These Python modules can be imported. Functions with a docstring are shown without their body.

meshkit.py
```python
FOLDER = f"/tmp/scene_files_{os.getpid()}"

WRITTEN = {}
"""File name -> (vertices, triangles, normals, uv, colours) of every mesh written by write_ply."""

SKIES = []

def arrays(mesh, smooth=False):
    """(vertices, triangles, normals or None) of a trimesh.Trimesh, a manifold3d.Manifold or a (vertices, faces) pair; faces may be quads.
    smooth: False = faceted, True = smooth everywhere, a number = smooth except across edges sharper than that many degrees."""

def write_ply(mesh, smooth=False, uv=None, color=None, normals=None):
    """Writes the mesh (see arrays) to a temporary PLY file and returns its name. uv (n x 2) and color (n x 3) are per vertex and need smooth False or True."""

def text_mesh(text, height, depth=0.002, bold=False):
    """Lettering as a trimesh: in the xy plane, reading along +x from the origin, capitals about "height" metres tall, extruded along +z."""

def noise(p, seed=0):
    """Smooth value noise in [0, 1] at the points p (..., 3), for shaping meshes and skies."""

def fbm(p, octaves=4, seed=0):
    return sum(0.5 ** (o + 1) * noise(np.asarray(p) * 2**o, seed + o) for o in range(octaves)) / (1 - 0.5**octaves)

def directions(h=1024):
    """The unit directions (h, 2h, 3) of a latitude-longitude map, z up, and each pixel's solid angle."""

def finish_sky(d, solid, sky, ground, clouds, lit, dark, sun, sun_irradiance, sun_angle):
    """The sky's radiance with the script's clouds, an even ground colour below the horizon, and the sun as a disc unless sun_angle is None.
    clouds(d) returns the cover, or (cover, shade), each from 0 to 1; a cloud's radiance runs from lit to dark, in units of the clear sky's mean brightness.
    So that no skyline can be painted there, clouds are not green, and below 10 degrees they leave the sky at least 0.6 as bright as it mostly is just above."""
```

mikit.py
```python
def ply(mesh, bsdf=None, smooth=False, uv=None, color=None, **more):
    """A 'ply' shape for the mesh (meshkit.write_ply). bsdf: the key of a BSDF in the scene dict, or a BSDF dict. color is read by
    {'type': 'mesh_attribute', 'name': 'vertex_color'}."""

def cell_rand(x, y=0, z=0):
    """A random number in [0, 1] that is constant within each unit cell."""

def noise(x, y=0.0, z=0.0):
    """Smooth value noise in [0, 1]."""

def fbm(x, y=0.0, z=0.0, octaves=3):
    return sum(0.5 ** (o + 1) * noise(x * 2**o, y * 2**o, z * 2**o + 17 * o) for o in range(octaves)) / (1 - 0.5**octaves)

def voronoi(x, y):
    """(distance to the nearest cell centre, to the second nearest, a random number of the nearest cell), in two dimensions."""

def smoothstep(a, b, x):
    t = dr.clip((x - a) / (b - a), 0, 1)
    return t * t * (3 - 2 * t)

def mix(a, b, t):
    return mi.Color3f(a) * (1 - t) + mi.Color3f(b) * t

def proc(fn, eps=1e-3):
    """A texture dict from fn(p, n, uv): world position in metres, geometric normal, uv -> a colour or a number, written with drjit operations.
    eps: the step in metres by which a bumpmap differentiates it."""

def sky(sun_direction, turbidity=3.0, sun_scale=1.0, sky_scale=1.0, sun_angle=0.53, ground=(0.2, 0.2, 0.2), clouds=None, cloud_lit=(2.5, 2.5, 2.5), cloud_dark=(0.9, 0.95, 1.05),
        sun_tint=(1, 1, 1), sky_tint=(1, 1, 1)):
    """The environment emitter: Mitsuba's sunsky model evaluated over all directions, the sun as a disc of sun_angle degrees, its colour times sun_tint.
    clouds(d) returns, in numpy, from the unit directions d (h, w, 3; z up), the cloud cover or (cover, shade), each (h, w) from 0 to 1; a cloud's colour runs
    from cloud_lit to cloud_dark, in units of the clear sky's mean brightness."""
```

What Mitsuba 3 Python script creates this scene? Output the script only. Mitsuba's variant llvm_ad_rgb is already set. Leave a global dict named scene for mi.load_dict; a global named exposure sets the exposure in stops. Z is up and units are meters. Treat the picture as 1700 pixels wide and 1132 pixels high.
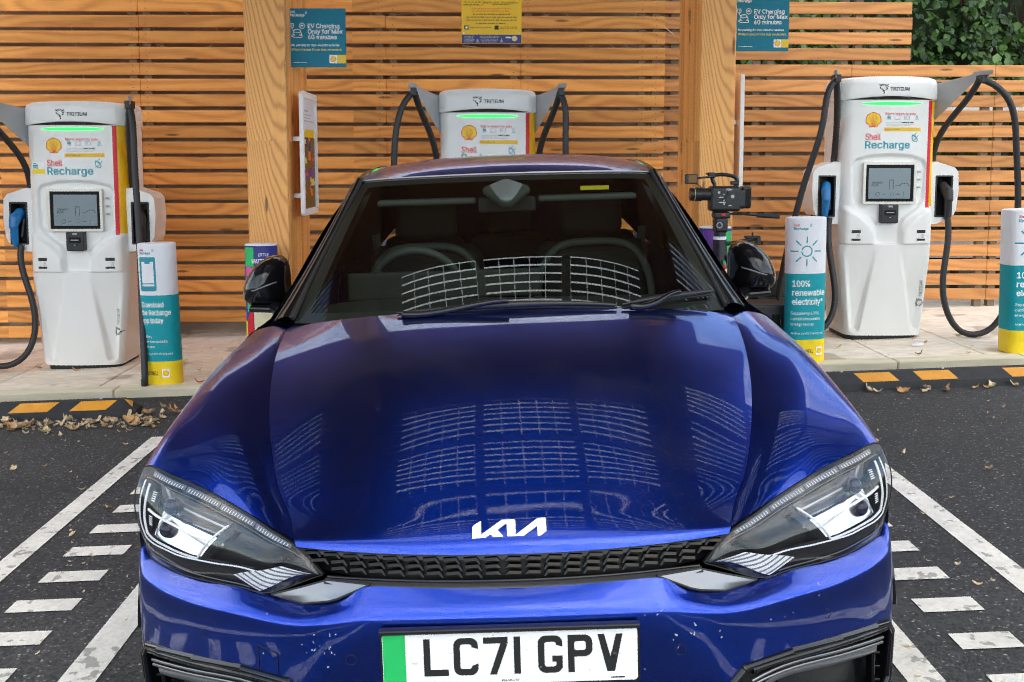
import math, random
import numpy as np, trimesh, shapely, manifold3d
import drjit as dr, mitsuba as mi
import mikit, meshkit
from mikit import noise, fbm, voronoi, cell_rand, smoothstep, mix, proc
from scipy.interpolate import CubicSpline, PchipInterpolator
from shapely.geometry import Polygon, LineString, Point
from shapely import affinity

T = mi.ScalarTransform4f
scene, labels = {}, {}
random.seed(7)
rng = np.random.default_rng(7)

# ---------------------------------------------------------------- camera, sky, exposure
HC, PITCH = 1.565, math.radians(5.6)
scene['camera'] = {
    'type': 'perspective', 'fov': 53.13, 'fov_axis': 'x', 'near_clip': 0.05, 'far_clip': 900.0,
    'principal_point_offset_x': 0.0, 'principal_point_offset_y': 134.0 / 1132.0,
    'to_world': T().look_at(origin=[0, 0, HC], target=[0, math.cos(PITCH), HC - math.sin(PITCH)], up=[0, 0, 1])}


def clouds(d):
    q = d / np.maximum(d[..., 2:3] + 0.25, 0.2)
    n = meshkit.fbm(q * np.array([1.6, 2.6, 1.0]) + 3.1, 5, seed=5)
    m = meshkit.fbm(q * 5.0 + 9.0, 4, seed=11)
    cover = np.clip((n * 0.72 + m * 0.28 - 0.40) * 3.4, 0.04, 1)
    return cover, np.clip((m - 0.35) * 1.0, 0, 0.75)


scene['sky'] = mikit.sky((0.35, -0.75, 0.9), turbidity=3, sun_scale=0.03, sun_angle=40, clouds=clouds, cloud_lit=(2.75, 2.62, 2.36), cloud_dark=(1.12, 1.08, 1.02), sky_tint=(1.10, 1.0, 0.87))
exposure = 3.72

# ---------------------------------------------------------------- frames of reference
SLOPE, YAW = 0.032, math.radians(1.3)       # the forecourt rises to the right; the kerb line runs slightly away
SITE = T().rotate([0, 0, 1], math.degrees(YAW))


def gz(x, h=0.0):
    return SLOPE * x + h


def at(x, y, h=0.06, rz=0.0):
    """upright thing standing on the sloping ground (h above the tarmac)"""
    return SITE @ T().translate([x, y, gz(x, h)]) @ T().rotate([0, 0, 1], rz)


GROUND = SITE @ T([[1, 0, 0, 0], [0, 1, 0, 0], [SLOPE, 0, 1, 0], [0, 0, 0, 1]])
CAR = T().translate([0.025, 2.06, 0]) @ T().rotate([0, 1, 0], -math.degrees(math.atan(SLOPE)))

# ---------------------------------------------------------------- mesh helpers
cat = trimesh.util.concatenate
_used = {}


def key_of(name):
    if name not in _used:
        _used[name] = 0
        return name
    _used[name] += 1
    return '%s_%03d' % (name, _used[name])


def put(name, mesh, mat, world=None, smooth=False, **more):
    """one entry of the scene; name may carry its parent's key before '__'"""
    k = key_of(name)
    d = mikit.ply(mesh, mat, smooth=smooth, **more) if not isinstance(mesh, dict) else {**mesh, 'bsdf': {'type': 'ref', 'id': mat}}
    if world is not None:
        d['to_world'] = world
    scene[k] = d
    return k


def tell(k, label=None, category=None, group=None, kind=None):
    e = {}
    if label: e['label'] = label
    if category: e['category'] = category
    if group: e['group'] = group
    if kind: e['kind'] = kind
    labels[k] = e
    return k


def thing(name, label, category, group=None):
    return tell(key_of(name), label, category, group)


def box(x0, x1, y0, y1, z0, z1, c=0.0):
    if c <= 0:
        m = trimesh.creation.box((x1 - x0, y1 - y0, z1 - z0))
        m.apply_translation(((x0 + x1) / 2, (y0 + y1) / 2, (z0 + z1) / 2))
        return m
    pts = []
    for x, sx in ((x0, 1), (x1, -1)):
        for y, sy in ((y0, 1), (y1, -1)):
            for z, sz in ((z0, 1), (z1, -1)):
                pts += [(x + sx * c, y + sy * c, z), (x + sx * c, y, z + sz * c), (x, y + sy * c, z + sz * c)]
    return trimesh.convex.convex_hull(np.array(pts))


def rbox(x0, x1, y0, y1, z0, z1, r, n=12):
    """box rounded by spheres of radius r"""
    s = trimesh.creation.icosphere(subdivisions=2, radius=r).vertices
    pts = np.vstack([s + np.array([x, y, z]) for x in (x0 + r, x1 - r) for y in (y0 + r, y1 - r) for z in (z0 + r, z1 - r)])
    return trimesh.convex.convex_hull(pts)


def hull(spheres):
    s = trimesh.creation.icosphere(subdivisions=2, radius=1.0).vertices
    return trimesh.convex.convex_hull(np.vstack([s * r + np.array(c) for c, r in spheres]))


def cyl(p0, p1, r, n=20, r2=None):
    p0, p1 = np.array(p0, float), np.array(p1, float)
    return tube([p0, p1], [r, r if r2 is None else r2], n)


def tube(points, radii, n=10, cap=True):
    p = np.asarray(points, float)
    radii = np.broadcast_to(radii, (len(p),))
    t = np.gradient(p, axis=0)
    t /= np.linalg.norm(t, axis=1, keepdims=True) + 1e-12
    a = np.cross(t[0], [0, 0, 1.0] if abs(t[0][2]) < 0.9 else [1.0, 0, 0])
    A = []
    for i in range(len(p)):
        a = a - t[i] * (a @ t[i])
        a = a / np.linalg.norm(a)
        A.append(a)
    A = np.array(A)
    B = np.cross(t, A)
    ang = np.arange(n) * 2 * np.pi / n
    v = p[:, None] + radii[:, None, None] * (np.cos(ang)[None, :, None] * A[:, None] + np.sin(ang)[None, :, None] * B[:, None])
    v = v.reshape(-1, 3)
    f = []
    for i in range(len(p) - 1):
        for j in range(n):
            q = (i * n + j, i * n + (j + 1) % n, (i + 1) * n + (j + 1) % n, (i + 1) * n + j)
            f += [(q[0], q[1], q[2]), (q[0], q[2], q[3])]
    if cap:
        k = len(v)
        v = np.vstack([v, p[:1], p[-1:]])
        o = (len(p) - 1) * n
        for j in range(n):
            f += [(k, (j + 1) % n, j), (k + 1, o + j, o + (j + 1) % n)]
    return trimesh.Trimesh(v, f, process=False)


def curve(points, n=40):
    p = np.asarray(points, float)
    s = np.r_[0, np.cumsum(np.linalg.norm(np.diff(p, axis=0), axis=1))]
    return CubicSpline(s, p, axis=0)(np.linspace(0, s[-1], n)) if len(p) > 2 else np.linspace(p[0], p[1], n)


def net(P, nu, nv, ku='c', kv='c', su=None, sv=None):
    """surface through a net P (m x n x 3): nu samples along axis 0, nv along axis 1. 'c' cubic, 'p' monotone, 'l' straight"""
    P = np.asarray(P, float)

    def res(P, n, kind):
        s = np.r_[0, np.cumsum(np.linalg.norm(np.diff(P, axis=0), axis=2).mean(1))]
        q = np.linspace(0, s[-1], n)
        if kind == 'l' or len(s) == 2:
            idx = np.clip(np.searchsorted(s, q, side='right') - 1, 0, len(s) - 2)
            w = ((q - s[idx]) / (s[idx + 1] - s[idx]))[:, None, None]
            return P[idx] * (1 - w) + P[idx + 1] * w
        return (CubicSpline(s, P, axis=0) if kind == 'c' else PchipInterpolator(s, P, axis=0))(q)

    P = res(P, nu, ku)
    return res(P.transpose(1, 0, 2), nv, kv).transpose(1, 0, 2)


def grid_mesh(G, flip=False):
    m, n = G.shape[:2]
    i, j = np.meshgrid(np.arange(m - 1), np.arange(n - 1), indexing='ij')
    a, b, c, d = i * n + j, i * n + j + 1, (i + 1) * n + j + 1, (i + 1) * n + j
    f = np.vstack([np.stack([a, b, c], -1).reshape(-1, 3), np.stack([a, c, d], -1).reshape(-1, 3)])
    if flip:
        f = f[:, ::-1]
    return trimesh.Trimesh(G.reshape(-1, 3), f, process=False)


def mirror(m):
    m = m.copy()
    m.vertices[:, 0] *= -1
    m.faces = m.faces[:, ::-1]
    return m


def extrude(poly, d):
    """shapely polygon(s) in (x, z) -> plate standing in the xz plane: front face at y = -d, back at y = 0"""
    out = []
    for g in getattr(poly, 'geoms', [poly]):
        if g.is_empty or g.area < 1e-9:
            continue
        m = trimesh.creation.extrude_polygon(g, d, engine='earcut')
        v = m.vertices.copy()
        m.vertices = np.stack([v[:, 0], -v[:, 2], v[:, 1]], 1)
        out.append(m)
    return cat(out)


_text = {}


def text(s, h, bold=False, width=None, depth=0.0008, align='l'):
    """lettering standing in the xz plane facing -y, baseline at z = 0"""
    kk = (s, h, bold, depth)
    if kk not in _text:
        m = meshkit.text_mesh(s, h, depth, bold)
        v = m.vertices.copy()
        m.vertices = np.stack([v[:, 0], -v[:, 2], v[:, 1]], 1)
        _text[kk] = m
    m = _text[kk].copy()
    x0, x1 = m.bounds[0][0], m.bounds[1][0]
    sc = 1.0 if width is None else width / (x1 - x0)
    m.vertices[:, 0] = (m.vertices[:, 0] - x0) * sc - {'l': 0, 'c': 0.5, 'r': 1}[align] * (x1 - x0) * sc
    return m


def move(m, x=0, y=0, z=0):
    m = m.copy()
    m.apply_translation((x, y, z))
    return m


def bars(rects, d=0.0008):
    return cat([extrude(shapely.box(*r), d) for r in rects])


def drape(m, fn, off=0.001):
    """lays flat lettering on a surface y = fn(x, z)"""
    m = m.copy().subdivide_to_size(0.02, max_iter=12) if max(m.extents[0], m.extents[2]) > 0.03 else m.copy()
    m.vertices[:, 1] += fn(m.vertices[:, 0], m.vertices[:, 2]) - off
    return m


# ---------------------------------------------------------------- materials
def rgb(*c):
    return {'type': 'rgb', 'value': list(map(float, c))}


def mat(name, color, rough=0.5, two=True, **k):
    b = {'type': 'principled', 'base_color': color if isinstance(color, dict) else rgb(*color), 'roughness': rough, **k}
    scene[name] = {'type': 'twosided', 'b': b} if two else b
    return name


def bump(name, inner, fn, eps, scale=1.0):
    scene[name] = {'type': 'twosided', 'b': {'type': 'bumpmap', 'tex': proc(fn, eps), 'scale': scale, 'inner': inner}}


def wood(dark, light, pitch, along, seed, post=False):
    def fn(p, n, uv):
        if along == 'x':
            u, a, b = p.x, p.z, p.y
            row = dr.floor((p.z + 0.02) / pitch) + dr.floor((p.x + 20.0) / 3.1) * 37.0
        else:
            u, a, b = p.z, p.x, p.y
            row = dr.floor(p.y / 0.045) * (dr.abs(n.x) > 0.6) + dr.floor(p.z / 1.7) * 5.0
        r = cell_rand(row, seed)
        r2 = cell_rand(row, seed, 5)
        w = fbm(u * 0.9 + r * 50, a * 5.0 + r * 9, b * 5.0, 3)
        k1 = noise(u * 1.6 + r2 * 70, a * 4.0 + r * 30)
        ring = dr.abs(dr.sin(38.0 * (a + r) + 9.0 * w + 7.0 * k1 + b * 20.0))
        fine = fbm(u * 6.0 + r * 31, a * 260.0, b * 260.0, 2)
        t = 0.50 * ring * ring * ring + 0.50 * fine + 0.35 * w - 0.26
        if post:
            flat = dr.abs(n.y) > 0.6
            c0 = a - 0.13 * noise(u * 0.35 + r * 7, 3.0) - dr.select(p.x < 0, -1.64, 1.57)
            rr = dr.abs(dr.sin(22.0 * u * (1 - 2 * (r2 > 0.5)) + 380.0 * c0 * c0 + 7.0 * fbm(u * 1.3 + r * 5, a * 7.0, 1.0, 3)))
            lam = dr.abs(dr.sin((b + 0.3 * noise(u * 0.5, b * 3)) * 150.0))
            t = dr.select(flat, 0.55 * dr.power(rr, 6.0) + 0.34 * fine + 0.25 * w - 0.14, 0.42 * fine + 0.35 * lam * lam + 0.2 * w - 0.02)
        c = mix(light, dark, dr.clip(t, 0, 1)) * (0.78 + 0.42 * r2)
        f1, f2, cr = voronoi(u * 1.15 + r * 13, a * 7.0 + r2 * 5)
        kn = smoothstep(0.10, 0.035, f1) * (cr > 0.72)
        return mix(c, mi.Color3f(0.10, 0.045, 0.018), kn * 0.8)
    return fn


mat('slat_wood', proc(wood((0.56, 0.20, 0.042), (0.95, 0.445, 0.105), 0.1367, 'x', 3)), 0.62)
mat('slat_wood_reddish', proc(wood((0.40, 0.155, 0.045), (0.70, 0.315, 0.095), 0.1367, 'x', 4)), 0.62)
mat('post_wood', proc(wood((0.52, 0.19, 0.045), (0.93, 0.465, 0.14), 0.2, 'z', 8, True)), 0.55)
mat('soffit_wood', (0.20, 0.12, 0.065), 0.7)
mat('batten_wood', (0.20, 0.16, 0.11), 0.8)


def asphalt_fn(p, n, uv):
    f1, f2, r = voronoi(p.x * 95.0, p.y * 95.0)
    g1, g2, q = voronoi(p.x * 21.0, p.y * 21.0)
    big = fbm(p.x * 1.3, p.y * 1.3, 0, 4) + 0.5 * smoothstep(0.55, 0.75, fbm(p.x * 0.5 + 3, p.y * 0.9, 2.0, 3)) - 0.1
    c = mi.Color3f(0.050, 0.049, 0.048) * (0.55 + 0.75 * r) * (0.75 + 0.5 * big)
    c = mix(c, mi.Color3f(0.22, 0.21, 0.19), smoothstep(0.42, 0.2, f1) * (r > 0.93))
    c = mix(c, mi.Color3f(0.36, 0.33, 0.28), smoothstep(0.13, 0.07, g1) * (q > 0.90))
    return c


def asphalt_h(p, n, uv):
    f1, f2, r = voronoi(p.x * 80.0, p.y * 80.0)
    return (f2 - f1) * 0.004 + 0.002 * r


bump('asphalt_material', {'type': 'principled', 'base_color': proc(asphalt_fn), 'roughness': 0.75}, asphalt_h, 0.002)


def line_fn(p, n, uv):
    f1, f2, r = voronoi(p.x * 80.0, p.y * 80.0)
    w = fbm(p.x * 9.0, p.y * 9.0, 0, 4)
    c = mi.Color3f(0.84, 0.80, 0.70) * (0.78 + 0.35 * w) * (0.86 + 0.14 * r)
    worn = smoothstep(0.66, 0.74, fbm(p.x * 26.0 + 4, p.y * 26.0, 0, 3)) * 0.55
    return mix(c, mi.Color3f(0.10, 0.10, 0.095), worn)


bump('line_paint', {'type': 'principled', 'base_color': proc(line_fn), 'roughness': 0.8}, asphalt_h, 0.002, 0.7)


def concrete_fn(p, n, uv):
    a = fbm(p.x * 1.1, p.y * 2.3, 0, 4)
    b = fbm(p.x * 14.0, p.y * 30.0, 0, 3)
    s = smoothstep(0.62, 0.74, fbm(p.x * 3.1 + 7, p.y * 3.1, 1.0, 3))
    c = mix(mi.Color3f(0.60, 0.52, 0.41), mi.Color3f(0.77, 0.71, 0.60), a) * (0.8 + 0.4 * b)
    return mix(c, mi.Color3f(0.24, 0.19, 0.14), s * 0.55)


def concrete_h(p, n, uv):
    return 0.003 * fbm(p.x * 40.0, p.y * 40.0, 0, 3)


bump('concrete', {'type': 'principled', 'base_color': proc(concrete_fn), 'roughness': 0.85}, concrete_h, 0.004)


def kerb_fn(p, n, uv):
    a = fbm(p.x * 5.0, p.y * 20.0, p.z * 20.0, 4)
    return mix(mi.Color3f(0.50, 0.44, 0.30), mi.Color3f(0.72, 0.66, 0.50), a)


mat('kerb_stone', proc(kerb_fn), 0.85)


def wall_fn(p, n, uv):
    a = fbm(p.x * 6.0, p.z * 9.0, 0, 4)
    r = cell_rand(dr.floor(p.z / 0.075), dr.floor(p.x / 0.22 + 0.5 * dr.floor(p.z / 0.075)))
    return mix(mi.Color3f(0.22, 0.185, 0.14), mi.Color3f(0.62, 0.56, 0.46), a * 0.6 + 0.4 * r)


mat('old_wall', proc(wall_fn), 0.9)
mat('rubber_black', proc(lambda p, n, uv: mi.Color3f(0.020, 0.020, 0.021) * (0.7 + 0.7 * fbm(p.x * 30, p.y * 30, p.z * 30, 3))), 0.62)
mat('reflective_yellow', proc(lambda p, n, uv: mix(mi.Color3f(0.80, 0.36, 0.03), mi.Color3f(0.62, 0.24, 0.02), fbm(p.x * 22, p.y * 22, p.z * 22, 3))), 0.4)


def white_fn(p, n, uv):
    d = smoothstep(0.55, 0.8, fbm(p.x * 3.0, p.y * 3.0, p.z * 1.5, 4))
    low = smoothstep(0.45, 0.0, p.z)
    return mix(mi.Color3f(0.78, 0.78, 0.76), mi.Color3f(0.60, 0.56, 0.48), d * 0.25 + low * 0.15)


mat('white_plastic', proc(white_fn), 0.32, specular=0.5)
mat('white_gloss', (0.80, 0.80, 0.79), 0.3)
mat('bollard_white', (0.74, 0.74, 0.76), 0.42)
mat('teal', (0.006, 0.30, 0.34), 0.5, specular=0.3)
mat('sign_blue', (0.006, 0.19, 0.29), 0.5, specular=0.3)
mat('sign_yellow', (0.83, 0.55, 0.01), 0.4)
mat('bright_yellow', (0.86, 0.62, 0.01), 0.4)
mat('amber_yellow', (0.80, 0.47, 0.01), 0.35)
mat('brand_red', (0.66, 0.012, 0.02), 0.35)
mat('print_red', (0.62, 0.06, 0.06), 0.5)
mat('print_teal', (0.02, 0.26, 0.33), 0.5)
mat('print_orange', (0.80, 0.20, 0.01), 0.5)
mat('print_pale_yellow', (0.75, 0.62, 0.18), 0.5)
mat('print_white', (0.85, 0.85, 0.85), 0.5)
mat('print_black', (0.015, 0.015, 0.015), 0.5)
mat('print_grey', (0.38, 0.40, 0.42), 0.5)
mat('print_brown', (0.20, 0.10, 0.02), 0.5)
mat('navy', (0.03, 0.035, 0.22), 0.4)
mat('print_green', (0.02, 0.48, 0.12), 0.4)
mat('print_pink', (0.75, 0.10, 0.32), 0.4)
mat('print_purple', (0.16, 0.05, 0.30), 0.4)
mat('print_cream', (0.75, 0.66, 0.42), 0.4)
mat('bracket_grey', (0.42, 0.43, 0.44), 0.45, metallic=0.25)
mat('steel', (0.55, 0.55, 0.55), 0.3, metallic=1.0)
mat('bezel', (0.66, 0.63, 0.57), 0.35, metallic=0.5)
mat('black_plastic', (0.018, 0.018, 0.019), 0.45)
mat('black_gloss', (0.008, 0.008, 0.008), 0.08, specular=0.7)
mat('cable_black', (0.022, 0.022, 0.024), 0.5)
mat('connector_blue', (0.01, 0.16, 0.42), 0.3)
mat('screen_glass', (0.01, 0.011, 0.012), 0.06)
mat('lcd', (0.20, 0.25, 0.28), 0.25)
# ================================================================ THE SETTING
def flat(x0, x1, y0, y1, z, nx=1, ny=1):
    gx, gy = np.meshgrid(np.linspace(x0, x1, nx + 1), np.linspace(y0, y1, ny + 1))
    return grid_mesh(np.stack([gx, gy, gx * 0 + z], -1))


def slab(x0, x1, y0, y1, z0, z1, c=0.004):
    return box(x0, x1, y0, y1, z0, z1, c)


k = put('ground', flat(-300, 300, -300, 7.04, 0.0), 'asphalt_material', GROUND)
tell(k, 'dark grey tarmac of the charging bays with pale stone chips', kind='structure')
for x0, x1, y0, y1 in [(-1.99, -1.89, -6, 5.95), (-1.335, -1.215, -6, 5.95), (1.225, 1.335, -6, 5.95), (1.86, 1.965, -6, 5.95)]:
    put('ground__bay_line', flat(x0, x1, y0, y1, 0.004), 'line_paint', GROUND)
for i in range(14):
    y = 3.31 + 0.262 * (i - 6)
    put('ground__hatch_mark', flat(-1.748 + 0.006 * (i % 3), -1.502, y, y + 0.103, 0.004), 'line_paint', GROUND)
    y = 3.28 + 0.263 * (i - 6)
    put('ground__hatch_mark', flat(1.46 + 0.005 * (i % 3), 1.668, y, y + 0.106, 0.004), 'line_paint', GROUND)

k = key_of('kerb')
tell(k, 'low pale concrete kerb between the tarmac and the paving', kind='structure')
x = -9.0
while x < 9:
    put(k + '__kerb_block', slab(x, x + 0.908, 7.04, 7.19, -0.15, 0.06, 0.008), 'kerb_stone', GROUND)
    x += 0.914
k = key_of('pavement')
tell(k, 'worn beige concrete paving strip under the chargers', kind='structure')
xs = [-9.0, -6.6, -5.2, -3.57, -2.76, -0.9, 0.9, 2.87, 3.57, 5.3, 7.0, 9.0]
for a, b in zip(xs[:-1], xs[1:]):
    for y0, y1 in ((7.194, 7.64), (7.647, 8.40), (8.407, 10.0)):
        put(k + '__paving_slab', slab(a + 0.004, b - 0.004, y0, y1, -0.15, 0.056 + 0.003 * rng.random(), 0.006), 'concrete', GROUND)
mat('bare_earth', proc(lambda p, n, uv: mix(mi.Color3f(0.07, 0.055, 0.035), mi.Color3f(0.10, 0.12, 0.05), fbm(p.x * 2, p.y * 2, 0, 4))), 0.95)
k = put('earth', flat(-300, 300, 9.9, 300, -0.02), 'bare_earth', GROUND)
tell(k, 'bare earth beyond the slatted fence', kind='structure')

# ---------------------------------------------------------------- slatted fences
PIT = 0.1367
fence = thing('slat_fence', 'tall honey coloured fence of long horizontal timber slats behind the chargers', 'fence')
FW = SITE


def slat(x0, x1, y, z, parent, h=0.105, m='slat_wood'):
    dz = rng.normal(0, 0.0015)
    put(parent + '__slat', move(box(x0, x1, y, y + 0.022, -h / 2, h / 2, 0.003), 0, 0, z + dz), m, FW)


for r in range(-1, 29):
    z = 2.905 - 0.1367 * (20 - r)
    cuts = [-7.6, -5.3, -3.05 + 0.0 * r, -0.9 if r % 2 else -3.05, 0.285 if r % 3 else 0.285, 1.56]
    cuts = sorted(set(cuts))
    for a, b in zip(cuts[:-1], cuts[1:]):
        if z > gz((a + b) / 2, 0.06) + 0.05:
            slat(a + 0.0015, b - 0.0015 + rng.normal(0, 0.001), 9.15, z, fence)
for x in (-7.3, -5.3, -3.05, -0.9, 0.285, 1.42):
    put(fence + '__batten', box(x - 0.095, x - 0.03, 9.173, 9.235, gz(x), 4.1), 'batten_wood', FW)
    put(fence + '__batten', box(x + 0.03, x + 0.095, 9.173, 9.235, gz(x), 4.1), 'batten_wood', FW)

fence2 = thing('slat_fence', 'stepped timber slat fence behind the right charger with a taller left part', 'fence')
for r in range(0, 17):
    z = 2.372 - 0.1367 * r
    for a, b in ((1.45, 3.30), (3.30, 4.62), (4.62, 7.6)):
        if z > gz((a + b) / 2, 0.06) + 0.05:
            slat(a + 0.0015, b - 0.0015, 9.35, z, fence2, 0.105, 'slat_wood_reddish')
for r in range(1, 6):
    slat(1.45, 3.835 + rng.normal(0, 0.004), 9.35, 2.372 + 0.1367 * r + 0.012, fence2, 0.105, 'slat_wood_reddish')
for x in (1.62, 2.5, 3.30, 4.62, 6.2):
    top = 3.05 if x < 3.5 else 2.40
    put(fence2 + '__batten', box(x - 0.095, x - 0.03, 9.373, 9.435, gz(x), top), 'batten_wood', FW)
    put(fence2 + '__batten', box(x + 0.03, x + 0.095, 9.373, 9.435, gz(x), top), 'batten_wood', FW)

nl = []
for x in (-5.3, -3.05, -0.9, 0.285, 1.42):
    for r in range(0, 24):
        z = 2.905 - 0.1367 * (20 - r)
        for dx in (-0.062, 0.062):
            for dz in (-0.026, 0.026):
                nl.append(box(x + dx - 0.0035, x + dx + 0.0035, 9.1485, 9.151, z + dz - 0.0035, z + dz + 0.0035))
k = put(fence + '__nail', cat(nl), 'print_brown', FW)
labels[k] = {'kind': 'stuff'}
k = put('brick_wall', box(-9, 1.9, 9.42, 9.6, -0.4, 4.0), 'old_wall', FW)
tell(k, 'old masonry wall seen through the gaps of the left fence', 'wall')
k = put('brick_wall', box(1.93, 3.35, 9.52, 9.7, -0.4, 2.36), 'old_wall', FW)
tell(k, 'shorter old masonry wall close behind the right fence', 'wall')

# dry stems caught behind the top slats
vine = thing('dry_vine', 'thin pale dry stems showing between the top fence slats', 'plant')
for i in range(60):
    x = rng.uniform(-5, 1.3)
    z = rng.uniform(2.45, 3.2)
    a = rng.normal(0, 0.8)
    L = rng.uniform(0.25, 0.6)
    q = np.array([[x, 9.24, z], [x + L * 0.5 * math.cos(a), 9.25 + 0.03 * rng.random(), z + 0.5 * L * math.sin(a) + 0.03], [x + L * math.cos(a), 9.26, z + L * math.sin(a)]])
    put(vine + '__stem', tube(curve(q, 6), 0.0045, 4), 'print_cream', FW)

# white car park barrier behind the right fence, glimpsed through gaps
bar = thing('white_barrier', 'white rail barrier glimpsed through the gaps of the right fence', 'barrier')
for z in (0.60, 0.73, 2.02):
    put(bar + '__rail', box(3.75, 5.4, 10.3, 10.36, z - 0.03, z + 0.09), 'white_gloss', FW)
for x in (3.9, 4.35, 4.8, 5.25):
    put(bar + '__post', box(x - 0.03, x + 0.03, 10.37, 10.43, 0, 2.1), 'black_plastic', FW)

# ---------------------------------------------------------------- hedge trees beyond the right fence
mat('bark', (0.09, 0.065, 0.045), 0.9)
scene['leaf_green'] = {'type': 'twosided', 'b': {'type': 'principled', 'base_color': {'type': 'mesh_attribute', 'name': 'vertex_color'}, 'roughness': 0.38, 'specular': 0.5}}


def leaf_cloud(n, centre, size, leaf, seed, gap=0.0, greens=((0.040, 0.100, 0.017), (0.085, 0.175, 0.034), (0.022, 0.058, 0.013))):
    g = np.random.default_rng(seed)
    P, C, F = [], [], []
    clumps = g.uniform(-1, 1, (46, 3))
    rad = g.uniform(0.16, 0.34, 46)
    prof = np.array([(0, -0.5, 0), (0.36, -0.12, 0.05), (0.30, 0.22, 0.03), (0, 0.56, -0.10), (-0.30, 0.22, 0.03), (-0.36, -0.12, 0.05), (0, 0.05, -0.02)])
    tri = [(6, 0, 1), (6, 1, 2), (6, 2, 3), (6, 3, 4), (6, 4, 5), (6, 5, 0)]
    for i in range(n):
        c = g.integers(0, len(clumps))
        u = g.normal(size=3)
        u /= np.linalg.norm(u)
        q = (clumps[c] + u * rad[c] * g.uniform(0.55, 1.0)) * np.array(size) + np.array(centre)
        s = leaf * g.uniform(0.6, 1.25)
        nrm = np.array([0, -0.75, 0.55]) + g.normal(0, 0.45, 3)
        nrm /= np.linalg.norm(nrm)
        up = np.array([0, -0.35, -1.0]) + g.normal(0, 0.5, 3)
        up -= nrm * (up @ nrm)
        up /= np.linalg.norm(up)
        sd = np.cross(up, nrm)
        v = q + s * (prof[:, :1] * sd + prof[:, 1:2] * up + prof[:, 2:3] * nrm)
        k0 = len(P) * 7
        P.append(v)
        w = g.random()
        col = np.array(greens[0]) * (1 - w) + np.array(greens[1]) * w if g.random() < 0.7 else np.array(greens[2])
        C.append(np.repeat((col * g.uniform(0.75, 1.2))[None], 7, 0))
        F += [(a + k0, b + k0, d + k0) for a, b, d in tri]
    return trimesh.Trimesh(np.vstack(P), F, process=False), np.vstack(C)


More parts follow.
